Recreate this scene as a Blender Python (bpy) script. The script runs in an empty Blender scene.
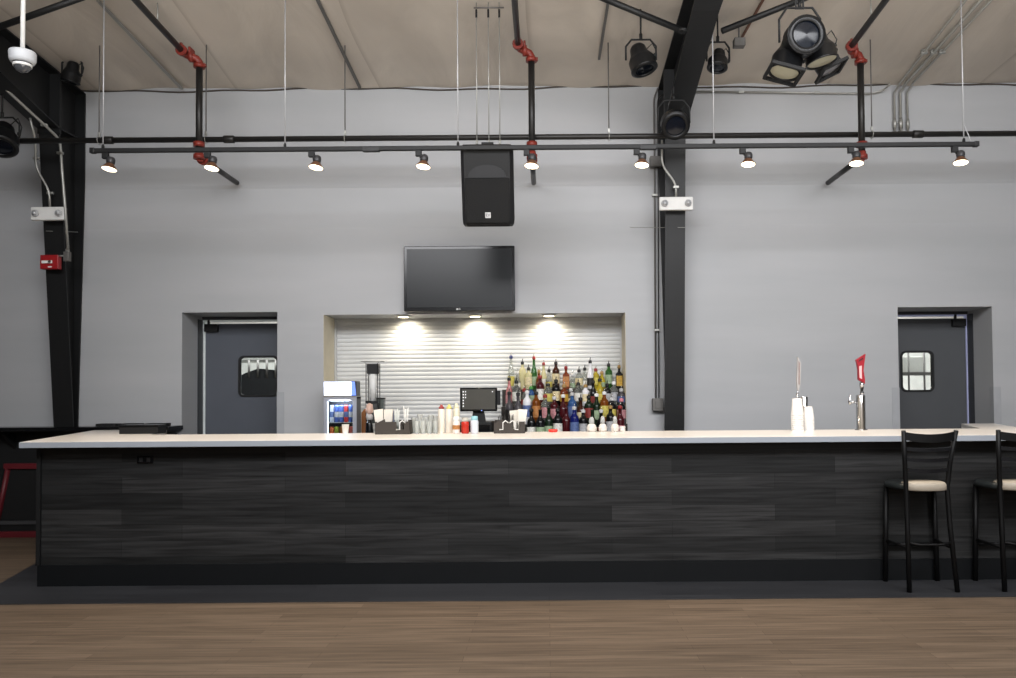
import bpy, bmesh, math, random
from mathutils import Vector, Matrix
random.seed(7)
C = bpy.context.scene.collection
PI = math.pi
# ------------------------------------------------------------------ camera
F = 800.0; EYE = 1.40
CAM_R = Matrix.Rotation(math.radians(91.5), 3, 'X') @ Matrix.Rotation(-0.0075, 3, 'Z')
def at(px, py, Y):
    d = CAM_R @ Vector(((px-548.0)/F, -(py-374.0)/F, -1.0))
    k = Y/d.y
    return Vector((d.x*k, Y, EYE + d.z*k))
cam_data = bpy.data.cameras.new('camera'); cam = bpy.data.objects.new('camera', cam_data); C.objects.link(cam)
cam.location = (0, 0, EYE); cam.rotation_euler = CAM_R.to_euler()
cam_data.sensor_width = 36; cam_data.lens = F/1016*36
cam_data.shift_x = -40/1016; cam_data.shift_y = 35/1016
cam_data.clip_start = .05; cam_data.clip_end = 100
bpy.context.scene.camera = cam

# ------------------------------------------------------------------ materials
_m = {}
def srgb(c):
    return tuple(((x/255)/12.92 if x/255 <= .04045 else ((x/255+.055)/1.055)**2.4) for x in c)
def mat(name, col, rough=.5, metal=0, var=.06, scale=8, trans=0, emit=0, ecol=None, bump=0, ior=1.45, spec=.5, coat=0, stretch=None, alpha=1):
    if name in _m: return _m[name]
    m = bpy.data.materials.new(name); m.use_nodes = True
    n = m.node_tree.nodes; l = m.node_tree.links
    b = n['Principled BSDF']; c = srgb(col)
    tc = n.new('ShaderNodeTexCoord'); mp = n.new('ShaderNodeMapping'); nz = n.new('ShaderNodeTexNoise')
    nz.inputs['Scale'].default_value = scale; nz.inputs['Detail'].default_value = 4
    l.new(tc.outputs['Object'], mp.inputs[0]); l.new(mp.outputs[0], nz.inputs['Vector'])
    if stretch: mp.inputs['Scale'].default_value = stretch
    rp = n.new('ShaderNodeValToRGB')
    rp.color_ramp.elements[0].position = .3; rp.color_ramp.elements[1].position = .7
    rp.color_ramp.elements[0].color = (*[x*(1-var) for x in c], 1); rp.color_ramp.elements[1].color = (*[min(1, x*(1+var)) for x in c], 1)
    l.new(nz.outputs['Fac'], rp.inputs[0]); l.new(rp.outputs[0], b.inputs['Base Color'])
    b.inputs['Roughness'].default_value = rough; b.inputs['Metallic'].default_value = metal
    b.inputs['Transmission Weight'].default_value = trans; b.inputs['IOR'].default_value = ior
    b.inputs['Specular IOR Level'].default_value = spec; b.inputs['Coat Weight'].default_value = coat
    if emit:
        b.inputs['Emission Color'].default_value = (*srgb(ecol or col), 1); b.inputs['Emission Strength'].default_value = emit
    if bump:
        bp = n.new('ShaderNodeBump'); bp.inputs['Strength'].default_value = bump; bp.inputs['Distance'].default_value = .01
        l.new(nz.outputs['Fac'], bp.inputs['Height']); l.new(bp.outputs[0], b.inputs['Normal'])
    _m[name] = m; return m

def plank_mat(name, c1, c2, mort, w, h, axes, rough, rough2, grain=.5, spec=.5, offs=(0, 0)):
    m = bpy.data.materials.new(name); m.use_nodes = True
    n = m.node_tree.nodes; l = m.node_tree.links; b = n['Principled BSDF']
    tc = n.new('ShaderNodeTexCoord'); sp = n.new('ShaderNodeSeparateXYZ'); cb = n.new('ShaderNodeCombineXYZ')
    l.new(tc.outputs['Object'], sp.inputs[0])
    l.new(sp.outputs[axes[0]], cb.inputs[0]); l.new(sp.outputs[axes[1]], cb.inputs[1])
    br = n.new('ShaderNodeTexBrick'); br.offset = .37; br.offset_frequency = 2; br.squash = 1
    br.inputs['Scale'].default_value = 1; br.inputs['Brick Width'].default_value = w; br.inputs['Row Height'].default_value = h
    br.inputs['Mortar Size'].default_value = .0012; br.inputs['Mortar Smooth'].default_value = .3
    br.inputs['Color1'].default_value = (*srgb(c1), 1); br.inputs['Color2'].default_value = (*srgb(c2), 1); br.inputs['Mortar'].default_value = (*srgb(mort), 1)
    mp0 = n.new('ShaderNodeMapping'); mp0.inputs['Location'].default_value = (offs[0], offs[1], 0)
    l.new(cb.outputs[0], mp0.inputs[0]); l.new(mp0.outputs[0], br.inputs['Vector'])
    mp = n.new('ShaderNodeMapping'); mp.inputs['Scale'].default_value = (1.1, 26, 1); l.new(cb.outputs[0], mp.inputs[0])
    nz = n.new('ShaderNodeTexNoise'); nz.inputs['Scale'].default_value = 1.6; nz.inputs['Detail'].default_value = 6; nz.inputs['Distortion'].default_value = .6
    l.new(mp.outputs[0], nz.inputs['Vector'])
    rp = n.new('ShaderNodeValToRGB'); rp.color_ramp.elements[0].position = .3; rp.color_ramp.elements[1].position = .72
    g = 1-grain
    rp.color_ramp.elements[0].color = (g, g, g, 1); rp.color_ramp.elements[1].color = (1+grain*.6, 1+grain*.6, 1+grain*.6, 1)
    l.new(nz.outputs['Fac'], rp.inputs[0])
    mx = n.new('ShaderNodeMixRGB'); mx.blend_type = 'MULTIPLY'; mx.inputs[0].default_value = 1
    l.new(br.outputs['Color'], mx.inputs[1]); l.new(rp.outputs[0], mx.inputs[2]); l.new(mx.outputs[0], b.inputs['Base Color'])
    mr = n.new('ShaderNodeMapRange'); mr.inputs['To Min'].default_value = rough; mr.inputs['To Max'].default_value = rough2
    l.new(nz.outputs['Fac'], mr.inputs[0]); l.new(mr.outputs[0], b.inputs['Roughness'])
    b.inputs['Specular IOR Level'].default_value = spec
    bp = n.new('ShaderNodeBump'); bp.inputs['Strength'].default_value = .15; bp.inputs['Distance'].default_value = .004
    l.new(nz.outputs['Fac'], bp.inputs['Height']); l.new(bp.outputs[0], b.inputs['Normal'])
    return m

def wall_mat():
    m = bpy.data.materials.new('painted_wall_liner'); m.use_nodes = True
    n = m.node_tree.nodes; l = m.node_tree.links; b = n['Principled BSDF']
    tc = n.new('ShaderNodeTexCoord'); sp = n.new('ShaderNodeSeparateXYZ'); l.new(tc.outputs['Object'], sp.inputs[0])
    nz = n.new('ShaderNodeTexNoise'); nz.inputs['Scale'].default_value = .7; nz.inputs['Detail'].default_value = 3
    mp = n.new('ShaderNodeMapping'); mp.inputs['Scale'].default_value = (.5, 1, 3); l.new(tc.outputs['Object'], mp.inputs[0]); l.new(mp.outputs[0], nz.inputs['Vector'])
    rp = n.new('ShaderNodeValToRGB'); rp.color_ramp.elements[0].position = .3; rp.color_ramp.elements[1].position = .7
    a = srgb((167, 169, 171)); c = srgb((177, 178, 180))
    rp.color_ramp.elements[0].color = (*a, 1); rp.color_ramp.elements[1].color = (*c, 1)
    l.new(nz.outputs['Fac'], rp.inputs[0]); l.new(rp.outputs[0], b.inputs['Base Color'])
    b.inputs['Roughness'].default_value = .55
    # horizontal girt ridges telegraphing through the liner: height profile along z
    hr = n.new('ShaderNodeValToRGB'); e = hr.color_ramp.elements
    mr = n.new('ShaderNodeMapRange'); mr.inputs['From Min'].default_value = 0; mr.inputs['From Max'].default_value = 5
    l.new(sp.outputs[2], mr.inputs[0]); l.new(mr.outputs[0], hr.inputs[0])
    e[0].position = 0; e[0].color = (.3, .3, .3, 1); e[1].position = 1; e[1].color = (.3, .3, .3, 1)
    for p, v in ((.715, .3), (.722, .75), (.738, .5), (.60, .3), (.628, .42), (.631, .3), (.66, .3), (.80, .35), (.88, .45)):
        q = e.new(p); q.color = (v, v, v, 1)
    ad = n.new('ShaderNodeMath'); ad.operation = 'ADD'
    sc = n.new('ShaderNodeMath'); sc.operation = 'MULTIPLY'; sc.inputs[1].default_value = .5
    l.new(nz.outputs['Fac'], sc.inputs[0]); l.new(sc.outputs[0], ad.inputs[0]); l.new(hr.outputs[0], ad.inputs[1])
    bp = n.new('ShaderNodeBump'); bp.inputs['Strength'].default_value = .6; bp.inputs['Distance'].default_value = .05
    l.new(ad.outputs[0], bp.inputs['Height']); l.new(bp.outputs[0], b.inputs['Normal'])
    return m

def ceil_mat():
    m = bpy.data.materials.new('ceiling_liner'); m.use_nodes = True
    n = m.node_tree.nodes; l = m.node_tree.links; b = n['Principled BSDF']
    tc = n.new('ShaderNodeTexCoord')
    mp = n.new('ShaderNodeMapping'); mp.inputs['Scale'].default_value = (1.4, .5, 1); l.new(tc.outputs['Object'], mp.inputs[0])
    nz = n.new('ShaderNodeTexNoise'); nz.inputs['Scale'].default_value = 1.1; nz.inputs['Detail'].default_value = 5; nz.inputs['Distortion'].default_value = .8
    l.new(mp.outputs[0], nz.inputs['Vector'])
    rp = n.new('ShaderNodeValToRGB'); rp.color_ramp.elements[0].position = .3; rp.color_ramp.elements[1].position = .72
    rp.color_ramp.elements[0].color = (*srgb((186, 177, 166)), 1); rp.color_ramp.elements[1].color = (*srgb((214, 205, 193)), 1)
    l.new(nz.outputs['Fac'], rp.inputs[0])
    wv = n.new('ShaderNodeTexWave'); wv.bands_direction = 'X'; wv.wave_profile = 'SAW'
    wv.inputs['Scale'].default_value = .2; wv.inputs['Distortion'].default_value = 2.2; wv.inputs['Detail'].default_value = 2; wv.inputs['Detail Scale'].default_value = .6
    l.new(tc.outputs['Object'], wv.inputs['Vector'])
    r2 = n.new('ShaderNodeValToRGB'); r2.color_ramp.elements[0].position = .0; r2.color_ramp.elements[0].color = (.72, .70, .68, 1)
    r2.color_ramp.elements[1].position = .03; r2.color_ramp.elements[1].color = (1, 1, 1, 1); l.new(wv.outputs['Fac'], r2.inputs[0])
    mx = n.new('ShaderNodeMixRGB'); mx.blend_type = 'MULTIPLY'; mx.inputs[0].default_value = .8
    l.new(rp.outputs[0], mx.inputs[1]); l.new(r2.outputs[0], mx.inputs[2]); l.new(mx.outputs[0], b.inputs['Base Color'])
    b.inputs['Roughness'].default_value = .6
    bp = n.new('ShaderNodeBump'); bp.inputs['Strength'].default_value = .5; bp.inputs['Distance'].default_value = .06
    l.new(nz.outputs['Fac'], bp.inputs['Height']); l.new(bp.outputs[0], b.inputs['Normal'])
    return m

BLACK = mat('black_paint', (17, 18, 19), .5, bump=.1, scale=20)
BLACKM = mat('black_matte', (16, 17, 18), .6)
BLACKG = mat('black_gloss', (12, 13, 15), .18)
STEEL = mat('black_pipe', (38, 37, 36), .4, .3, scale=14)
GALV = mat('galvanised', (165, 165, 160), .4, .6, scale=30)
GALVD = mat('dull_galvanised', (105, 103, 100), .5, .4, scale=30)
WHITE = mat('white_plastic', (225, 225, 222), .4)
WIRE = mat('steel_wire', (185, 186, 188), .4, .3)
REDP = mat('red_coupling', (120, 42, 32), .45, scale=30, var=.2)
CHROME = mat('chrome', (200, 200, 200), .12, 1)
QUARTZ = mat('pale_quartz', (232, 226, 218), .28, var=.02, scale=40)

# ------------------------------------------------------------------ mesh helper
class MB:
    def __init__(s): s.bm = bmesh.new()
    def box(s, x0, x1, y0, y1, z0, z1, bev=0, seg=2, M=None):
        r = bmesh.ops.create_cube(s.bm, size=1)
        vs = r['verts']
        for v in vs:
            v.co = Vector(((x0+x1)/2+v.co.x*(x1-x0), (y0+y1)/2+v.co.y*(y1-y0), (z0+z1)/2+v.co.z*(z1-z0)))
        if bev:
            es = list({e for v in vs for e in v.link_edges})
            o = bmesh.ops.bevel(s.bm, geom=es, offset=bev, segments=seg, affect='EDGES', profile=.5)
            vs = list({v for f in o['faces'] for v in f.verts} | {v for v in vs if v.is_valid})
        if M is not None:
            for v in vs: v.co = M @ v.co
        return s
    def lathe(s, prof, n=24, c=(0, 0, 0), M=None, cap=True, sx=1, sy=1):
        rings = []
        for r, z in prof:
            ring = []
            for i in range(n):
                a = 2*PI*i/n; v = Vector((r*math.cos(a)*sx, r*math.sin(a)*sy, z))
                if M is not None: v = M @ v
                ring.append(s.bm.verts.new(v+Vector(c)))
            rings.append(ring)
        for a, b in zip(rings, rings[1:]):
            for i in range(n):
                j = (i+1) % n
                s.bm.faces.new((a[i], a[j], b[j], b[i])).smooth = True
        if cap:
            if prof[0][0] > 1e-5: s.bm.faces.new(rings[0][::-1])
            if prof[-1][0] > 1e-5: s.bm.faces.new(rings[-1])
        return s
    def tube(s, pts, r, n=10, cap=True, closed=False):
        pts = [Vector(p) for p in pts]; rings = []; N = len(pts); up = None
        for i, p in enumerate(pts):
            if closed: t = (pts[(i+1) % N]-pts[i-1])
            elif i == 0: t = pts[1]-pts[0]
            elif i == N-1: t = pts[-1]-pts[-2]
            else: t = (pts[i+1]-p).normalized()+(p-pts[i-1]).normalized()
            t.normalize()
            if up is None:
                up = Vector((0, 0, 1)) if abs(t.z) < .9 else Vector((0, 1, 0))
            a = t.cross(up).normalized(); b = t.cross(a).normalized(); up = -b if b.dot(up) < 0 else b
            rr = r[i] if isinstance(r, (list, tuple)) else r
            rings.append([s.bm.verts.new(p+(a*math.cos(2*PI*k/n)+up*math.sin(2*PI*k/n))*rr) for k in range(n)])
        prs = list(zip(rings, rings[1:]))
        if closed: prs.append((rings[-1], rings[0]))
        for a, b in prs:
            for k in range(n):
                j = (k+1) % n
                s.bm.faces.new((a[k], a[j], b[j], b[k])).smooth = True
        if cap and not closed:
            s.bm.faces.new(rings[0][::-1]); s.bm.faces.new(rings[-1])
        return s
    def prism(s, poly, a0, a1, axis='z'):
        def P(u, v, w):
            return {'z': (u, v, w), 'x': (w, u, v), 'y': (u, w, v)}[axis]
        A = [s.bm.verts.new(P(u, v, a0)) for u, v in poly]; B = [s.bm.verts.new(P(u, v, a1)) for u, v in poly]
        s.bm.faces.new(A[::-1]); s.bm.faces.new(B)
        n = len(poly)
        for i in range(n):
            j = (i+1) % n
            s.bm.faces.new((A[i], A[j], B[j], B[i]))
        return s
    def ring_rect(s, x0, x1, z0, z1, t, y0, y1, r):
        # rounded rectangular gasket in the xz plane
        def loop(x0, x1, z0, z1, r):
            o = []
            for cx, cz, a0 in ((x1-r, z1-r, 0), (x0+r, z1-r, 90), (x0+r, z0+r, 180), (x1-r, z0+r, 270)):
                for k in range(6):
                    a = math.radians(a0+18*k); o.append((cx+r*math.cos(a), cz+r*math.sin(a)))
            return o
        O = loop(x0, x1, z0, z1, r); I = loop(x0+t, x1-t, z0+t, z1-t, max(r-t*.6, .004))
        V = [[s.bm.verts.new((x, y, z)) for x, z in L] for L in (O, I) for y in (y0, y1)]
        n = len(O)
        for i in range(n):
            j = (i+1) % n
            for a, b in ((0, 1), (1, 3), (3, 2), (2, 0)):
                s.bm.faces.new((V[a][i], V[a][j], V[b][j], V[b][i]))
        return s
    def xf(s, M):
        for v in s.bm.verts: v.co = M @ v.co
        return s
    def build(s, name, m, parent=None, loc=None, smooth=False):
        bmesh.ops.recalc_face_normals(s.bm, faces=s.bm.faces[:])
        me = bpy.data.meshes.new(name); s.bm.to_mesh(me); s.bm.free()
        if m: me.materials.append(m)
        if smooth:
            for p in me.polygons: p.use_smooth = True
        o = bpy.data.objects.new(name, me); C.objects.link(o)
        if parent: o.parent = parent
        if loc is not None: o.location = loc
        return o
def tag(o, label=None, cat=None, group=None, kind=None):
    if label: o['label'] = label
    if cat: o['category'] = cat
    if group: o['group'] = group
    if kind: o['kind'] = kind
    return o
def thing(name, label, cat, loc=(0, 0, 0), group=None):
    o = bpy.data.objects.new(name, None); C.objects.link(o); o.location = loc; o.empty_display_size = .05
    return tag(o, label, cat, group)
def struct(o): o['kind'] = 'structure'; return o
def kids(o): return [c for c in bpy.data.objects if c.parent == o]
def copy_tree(o, label, loc):
    r = o.copy(); C.objects.link(r); r.location = loc; r['label'] = label
    for ch in kids(o):
        c = ch.copy(); C.objects.link(c); c.parent = r
        for g in kids(ch):
            d = g.copy(); C.objects.link(d); d.parent = c
    return r
def dirmat(d):   # maps -z to direction d
    return Vector((0, 0, -1)).rotation_difference(Vector(d).normalized()).to_matrix().to_4x4()
def text_mesh(body, size, name, m, parent, loc, rot=(PI/2, 0, 0), ext=.0006):
    cu = bpy.data.curves.new(name, 'FONT'); cu.body = body; cu.size = size; cu.extrude = ext; cu.align_x = 'CENTER'; cu.align_y = 'CENTER'
    t = bpy.data.objects.new('tmp', cu); C.objects.link(t)
    bpy.context.view_layer.update()
    me = bpy.data.meshes.new_from_object(t.evaluated_get(bpy.context.evaluated_depsgraph_get()))
    bpy.data.objects.remove(t); me.materials.clear(); me.materials.append(m)
    o = bpy.data.objects.new(name, me); C.objects.link(o); o.parent = parent; o.location = loc; o.rotation_euler = rot
    return o

# ------------------------------------------------------------------ setting
WY = 8.30; SH = 8.76; DY = 8.80
def cz(Y): return 4.63+.10*(WY-Y)
XL, XR, YB = -9.0, 9.0, -5.0
FLOOR = plank_mat('oak_plank_floor', (113, 98, 83), (99, 85, 71), (80, 68, 56), 1.25, .085, (0, 1), .5, .62, .38, spec=.22)
MB().box(XL, XR, YB, 13, -.1, 0).build('floor', FLOOR)['kind'] = 'structure'
# dark plank strip laid around the bar
DSTRIP = plank_mat('dark_plank_strip', (60, 61, 64), (50, 51, 54), (34, 34, 35), 1.25, .14, (0, 1), .4, .55, .25, spec=.4)
struct(MB().prism([(-4.0, 5.49), (5.2, 5.49), (5.2, 8.29), (-4.75, 8.29)], .0, .004).build('trim_1', DSTRIP))
WALL = wall_mat()
OPX = [(-3.80, -2.81, 0, 2.285), (-2.33, .81, .93, 2.25), (3.64, 4.62, 0, 2.285)]
w = MB(); x = XL; top = 4.66
for a, b, z0, z1 in OPX:
    w.box(x, a, WY, DY+.05, 0, top); w.box(a, b, WY, DY+.05, z1, top)
    if z0 > 0: w.box(a, b, WY, DY+.05, 0, z0)
    x = b
w.box(x, XR, WY, DY+.05, 0, top)
struct(w.build('wall_back', WALL))
# ceiling: sloping sagging liner
b = MB(); nx, ny = 150, 80; G = []
for j in range(ny+1):
    Y = WY+.02+(YB-WY-.02)*j/ny; row = []
    for i in range(nx+1):
        X = XL+(XR-XL)*i/nx
        sag = .012*math.sin(X*2.1+Y*.35)+.010*math.sin(X*5.3-Y*1.1)+.008*math.sin(X*9.1+1)*math.sin(Y*.9)
        row.append(b.bm.verts.new((X, Y, cz(Y)+sag*(1 if j else .8))))
    G.append(row)
for j in range(ny):
    for i in range(nx): b.bm.faces.new((G[j][i], G[j][i+1], G[j+1][i+1], G[j+1][i])).smooth = True
struct(b.build('ceiling', ceil_mat()))
struct(MB().box(XL-.1, XL, YB, 13, 0, 6.2).build('wall_left', WALL))
struct(MB().box(XR, XR+.1, YB, 13, 0, 6.2).build('wall_right', WALL))
struct(MB().box(XL, XR, YB-.1, YB, 0, 6.2).build('wall_front', WALL))
# back-of-house rooms seen through the door panes
BOH = mat('kitchen_wall_white', (222, 222, 216), .6)
struct(MB().box(-6, 7, 12.9, 13, 0, 3.0).build('wall_kitchen', BOH))
struct(MB().box(-6, 7, DY+.05, 13, 3.0, 3.1).build('ceiling_kitchen', BOH))
# dark tube painting in the shadow along the seam of liner and wall
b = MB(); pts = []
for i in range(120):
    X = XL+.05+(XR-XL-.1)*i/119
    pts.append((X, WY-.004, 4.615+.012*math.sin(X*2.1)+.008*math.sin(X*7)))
struct(b.tube(pts, .009, 6).build('trim_2', mat('seam_shadow', (70, 64, 58), .8)))

# wainscot + ledge on the left
struct(MB().box(XL, -4.62, 8.24, WY, 0, 1.07).build('trim_3', BLACKM))
lg = thing('bar_ledge', 'long black ledge shelf along the back wall at the far left', 'ledge', (-6.5, 8.1, 1.07))
MB().box(-2.4, 2.72, -.12, .195, 0, .045, .006).build('shelf', BLACKG, lg)
for xx in (-2.0, -1.0, 0, 1.0): MB().prism([(.13, 0), (.13, -.18), (-.08, 0)], xx, xx+.03, 'x').build('bracket', BLACKM, lg)
def tray(px0, px1, rot, lab):
    c = at((px0+px1)/2, 425, 8.08); wd = (px1-px0)/99/2
    t = thing('serving_tray', lab, 'tray', (c.x, 8.09, 1.1165), 'trays on the ledge'); t.rotation_euler = (0, 0, rot)
    MB().box(-wd, wd, -.06, .06, 0, .012, .004).build('base', BLACKG, t)
    MB().ring_rect(-wd, wd, -.07, .07, .012, 0, .028, .02).xf(Matrix.Rotation(-PI/2, 4, 'X') @ Matrix.Translation((0, 0, 0))).xf(Matrix.Scale(-1, 4, (0, 0, 1)) if False else Matrix.Identity(4)).xf(Matrix.Translation((0, 0, .028))).build('rim', BLACKM, t)
    MB().box(-wd*.6, wd*.5, -.03, .03, .012, .02, .002).build('paper', WHITE, t)
tray(98, 118, .05, 'shallow black tray left of the other two on the black ledge')
tray(121, 141, -.06, 'shallow black tray on the ledge directly behind the flat black case')
tray(146, 168, .08, 'shallow black tray nearest the left swinging door on the ledge')

# ------------------------------------------------------------------ doors
DOORM = mat('grey_door_laminate', (84, 88, 96), .45, var=.04, scale=3)
DOORM2 = mat('dark_grey_door_laminate', (76, 78, 81), .45, var=.04, scale=3)
FRAMEL = mat('glowing_frame', (205, 212, 210), .4, .1, emit=.12)  # both frame colours glow slightly: strips of light put into the material
FRAMEB = mat('glowing_bluish_frame', (175, 180, 215), .4, .1, emit=.12)
GLASS = mat('clear_glass', (240, 245, 245), .02, trans=1, ior=1.1, var=0)
def door(n, x0, x1, hinge, wx0, wx1, wz0, wz1, dm, fm):
    r = bpy.data.objects.new('door_%d' % n, None); C.objects.link(r); r.location = ((x0+x1)/2, DY, 0); r['kind'] = 'structure'
    cx = (x0+x1)/2; L = x0-cx+.02; R = x1-cx-.02; a, c = wx0-cx, wx1-cx
    d = MB(); y0, y1 = .0, .035
    d.box(L, a, y0, y1, .01, 2.21); d.box(c, R, y0, y1, .01, 2.21); d.box(a, c, y0, y1, .01, wz0); d.box(a, c, y0, y1, wz1, 2.21)
    d.build('leaf', dm, r)
    MB().ring_rect(a-.022, c+.022, wz0-.022, wz1+.022, .022, -.010, .02, .06).build('gasket', BLACKM, r)
    MB().box(a-.003, c+.003, .014, .02, wz0-.003, wz1+.003).build('pane', GLASS, r)
    MB().box(x0-cx, x1-cx, -.012, .045, 2.234, 2.252).build('head_frame', fm, r)
    DF = mat('dark_door_frame', (58, 60, 64), .5)
    e_ = x0-cx if hinge < 0 else x1-cx-.006
    MB().box(e_, e_+.006, -.13, -.012, 0, 2.25).build('side_frame', DF, r)
    MB().box(x0-cx, x1-cx, -.02, .045, 2.252, 2.285).build('header', DF, r)
    hx = L-.005 if hinge < 0 else R+.004
    MB().box(hx, hx+.017, -.012, .04, 0, 2.234).build('jamb_strip', fm, r)
    hb = L+.012 if hinge < 0 else R-.155
    MB().box(hb, hb+.145, -.05, -.001, 2.12, 2.205, .006).build('hinge_cover', BLACKM, r)
    MB().box(hb+.03, hb+.05, -.03, -.001, 2.205, 2.25).build('hinge_pin', BLACKM, r)
    MB().box(L+.03, R-.03, -.004, -.001, .02, .5).build('kick_plate', GALVD, r)
door(1, -3.80, -2.81, -1, -3.385, -2.985, 1.425, 1.835, DOORM, FRAMEL)
door(2, 3.64, 4.62, 1, 3.90, 4.225, 1.425, 1.835, DOORM2, FRAMEB)
# corner guards
GUARD = mat('grey_corner_guard', (163, 165, 168), .45)
for i, (xx, s) in enumerate(((-2.81, 1), (3.64, -1), (4.62, 1))):
    g = MB()
    g.box(min(xx, xx+s*.075), max(xx, xx+s*.075), WY-.004, WY, .1, 1.45)
    g.box(min(xx, xx-s*.003), max(xx, xx-s*.003), WY-.004, WY+.07, .1, 1.45)
    struct(g.build('trim_%d' % (4+i), GUARD))
# things glimpsed through the panes
k = thing('kitchen_hood', 'dark rounded range hood seen through the left door pane', 'hood', (-4.0, 11.2, 0))
b = MB()
prof = [(-1.0, .2), (-1.0, 1.58), (-.3, 1.62), (-.15, 1.72), (.05, 1.79), (.25, 1.77), (.4, 1.68), (1.0, 1.5), (1.0, .2)]
b.prism(prof, -.3, .3, 'y').build('hood_body', BLACKG, k)
MB().box(-1.3, 1.3, -.4, .4, 1.90, 1.96).build('steel_rail', GALV, k)
for i in range(8): MB().tube([(-.5+.12*i, -.45, 1.90), (-.5+.12*i, -.45, 1.66)], .016, 8).build('hanging_utensil', GALVD, k)
k = thing('wire_shelf', 'wire storage shelf with steel posts seen through the right door pane', 'shelf', (5.1, 10.2, 0))
for xx in (-.50, -.30, .35): MB().tube([(xx, 0, 0), (xx, 0, 2.3)], .013, 8).build('post', GALVD, k)
for zz in (.5, 1.05, 1.62): MB().box(-.75, .35, -.02, .45, zz, zz+.035).build('shelf_board', GALVD, k)
b = thing('storage_box', 'pale carton on the wire shelf behind the right door', 'box', (4.70, 10.40, 1.6555))
MB().box(-.16, .16, -.12, .12, 0, .2, .005).build('carton', mat('pale_carton', (205, 205, 198), .7), b)

# ------------------------------------------------------------------ roller shutter in alcove
SHUT = mat('shutter_metal', (206, 207, 206), .5, .05, var=.03)
b = MB(); prof = []; z = .93; p = .046
while z < 2.25:
    prof += [(SH, z), (SH-.004, z+.004), (SH-.0065, z+.014), (SH-.007, z+.026), (SH-.0045, z+.038), (SH-.001, z+.0445)]; z += p
prof += [(SH+.02, z), (SH+.02, .93)]
b.prism([(y, zz) for y, zz in prof], -2.33, .81, 'x')
s = thing('roller_shutter', 'closed pale horizontal slat roller shutter at the back of the serving alcove', 'shutter', (0, 0, 0))
b.build('slat_curtain', SHUT, s)
MB().box(-2.326, -2.312, SH-.045, SH-.012, .93, 2.24).build('guide_rail', SHUT, s)
MB().box(.792, .806, SH-.045, SH-.012, .93, 2.24).build('guide_rail', SHUT, s)
CREAM = mat('cream_jamb', (214, 205, 182), .6)
struct(MB().box(-2.334, -2.327, WY+.002, SH-.05, .93, 2.25).build('trim_7', CREAM))
struct(MB().box(.807, .814, WY+.002, SH-.05, .93, 2.25).build('trim_8', CREAM))
GLOW = mat('downlight_glow', (255, 236, 190), .5, emit=14)
for i, px in enumerate((403, 475, 549)):
    c = at(px, 315, 8.40)
    t = thing('puck_light', ['small round downlight left of the three under the alcove soffit, below the television edge',
        'small round downlight in the middle of the alcove soffit under the television',
        'small round downlight at right of the alcove soffit above the liquor bottles'][i], 'downlight', (c.x, 8.42, 2.25), 'alcove downlights')
    MB().lathe([(.075, 0), (.075, -.012), (.055, -.02), (.055, 0)], 24).build('trim_ring', WHITE, t)
    MB().lathe([(.052, -.004), (.05, -.02), (.001, -.024)], 24).build('lens', GLOW, t)
    ld = bpy.data.lights.new('downlight_beam', 'SPOT'); ld.energy = 13; ld.spot_size = math.radians(160); ld.spot_blend = 1; ld.color = (1, .88, .68); ld.shadow_soft_size = .035
    lo = bpy.data.objects.new('downlight_beam', ld); C.objects.link(lo); lo.parent = t; lo.location = (0, .19, -.05); lo.rotation_euler = (math.radians(22), 0, 0)

# ------------------------------------------------------------------ steel frames
def frame(xc, lab, knee_bits):
    t = thing('steel_frame', lab, 'steel frame', (xc, 8.2, 0))
    Y = lambda y: y-8.2
    iy = [(8.25, 0), (7.86, 4.08), (6.3, 4.47), (4.6, cz(4.6)-.34), (YB+.02, cz(YB)-.34)]
    oy = [(8.285, 0), (8.285, 4.585), (YB+.02, cz(YB)-.04)]
    hw = .11
    col = MB(); col.prism([(-.05, 0), (.05, 0), (.06, 1.2), (hw, 3.6), (hw, 4.585), (-hw, 4.585), (-hw, 3.6), (-.06, 1.2)], Y(8.27), Y(8.285), 'y'); col.build('back_flange', BLACK, t)
    MB().prism([(Y(iy[0][0]), 0), (Y(iy[0][0])-.016, 0), (Y(iy[1][0])-.016, 4.08), (Y(iy[1][0]), 4.08)], -.10, .10, 'x').build('front_flange', BLACK, t)
    MB().prism([(Y(8.275), 0), (Y(8.245), 0), (Y(7.86), 4.08), (Y(7.86), cz(7.86)-.05), (Y(8.275), 4.58)], -.008, .008, 'x').build('column_web', BLACK, t)
    pts = [(Y(7.86), 4.08)]+[(Y(a), c) for a, c in iy[2:]]
    MB().prism(pts+[(Y(YB+.02), cz(YB)-.05), (Y(7.86), cz(7.86)-.05)], -.0079, .0079, 'x').build('rafter_web', BLACK, t)
    MB().prism(pts+[(a, c-.016) for a, c in pts[::-1]], -hw, hw, 'x').build('rafter_bottom_flange', BLACK, t)
    MB().prism([(Y(8.285), 4.585), (Y(8.285), 4.57), (Y(YB+.02), cz(YB)-.06), (Y(YB+.02), cz(YB)-.045)], -hw, hw, 'x').build('rafter_top_flange', BLACK, t)
    MB().box(-.105, .105, Y(7.86), Y(8.27), 4.07, 4.085).build('stiffener_plate', BLACK, t)
    b = MB(); b.prism([(Y(7.86)-.02, 4.02), (Y(7.86)-.02, cz(7.8)-.06), (Y(7.86)+.01, cz(7.8)-.06), (Y(7.86)+.01, 4.02)], -hw, hw, 'x'); b.build('knee_plate', BLACK, t)
    MB().box(-.13, .13, -.02, .08, .0, .015).build('base_plate', BLACK, t)
    return t
frame(1.28, 'black tapered steel column and roof beam right of the liquor shelves', 1)
frame(-4.92, 'black tapered steel column and roof beam at the far left', 1)
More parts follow.
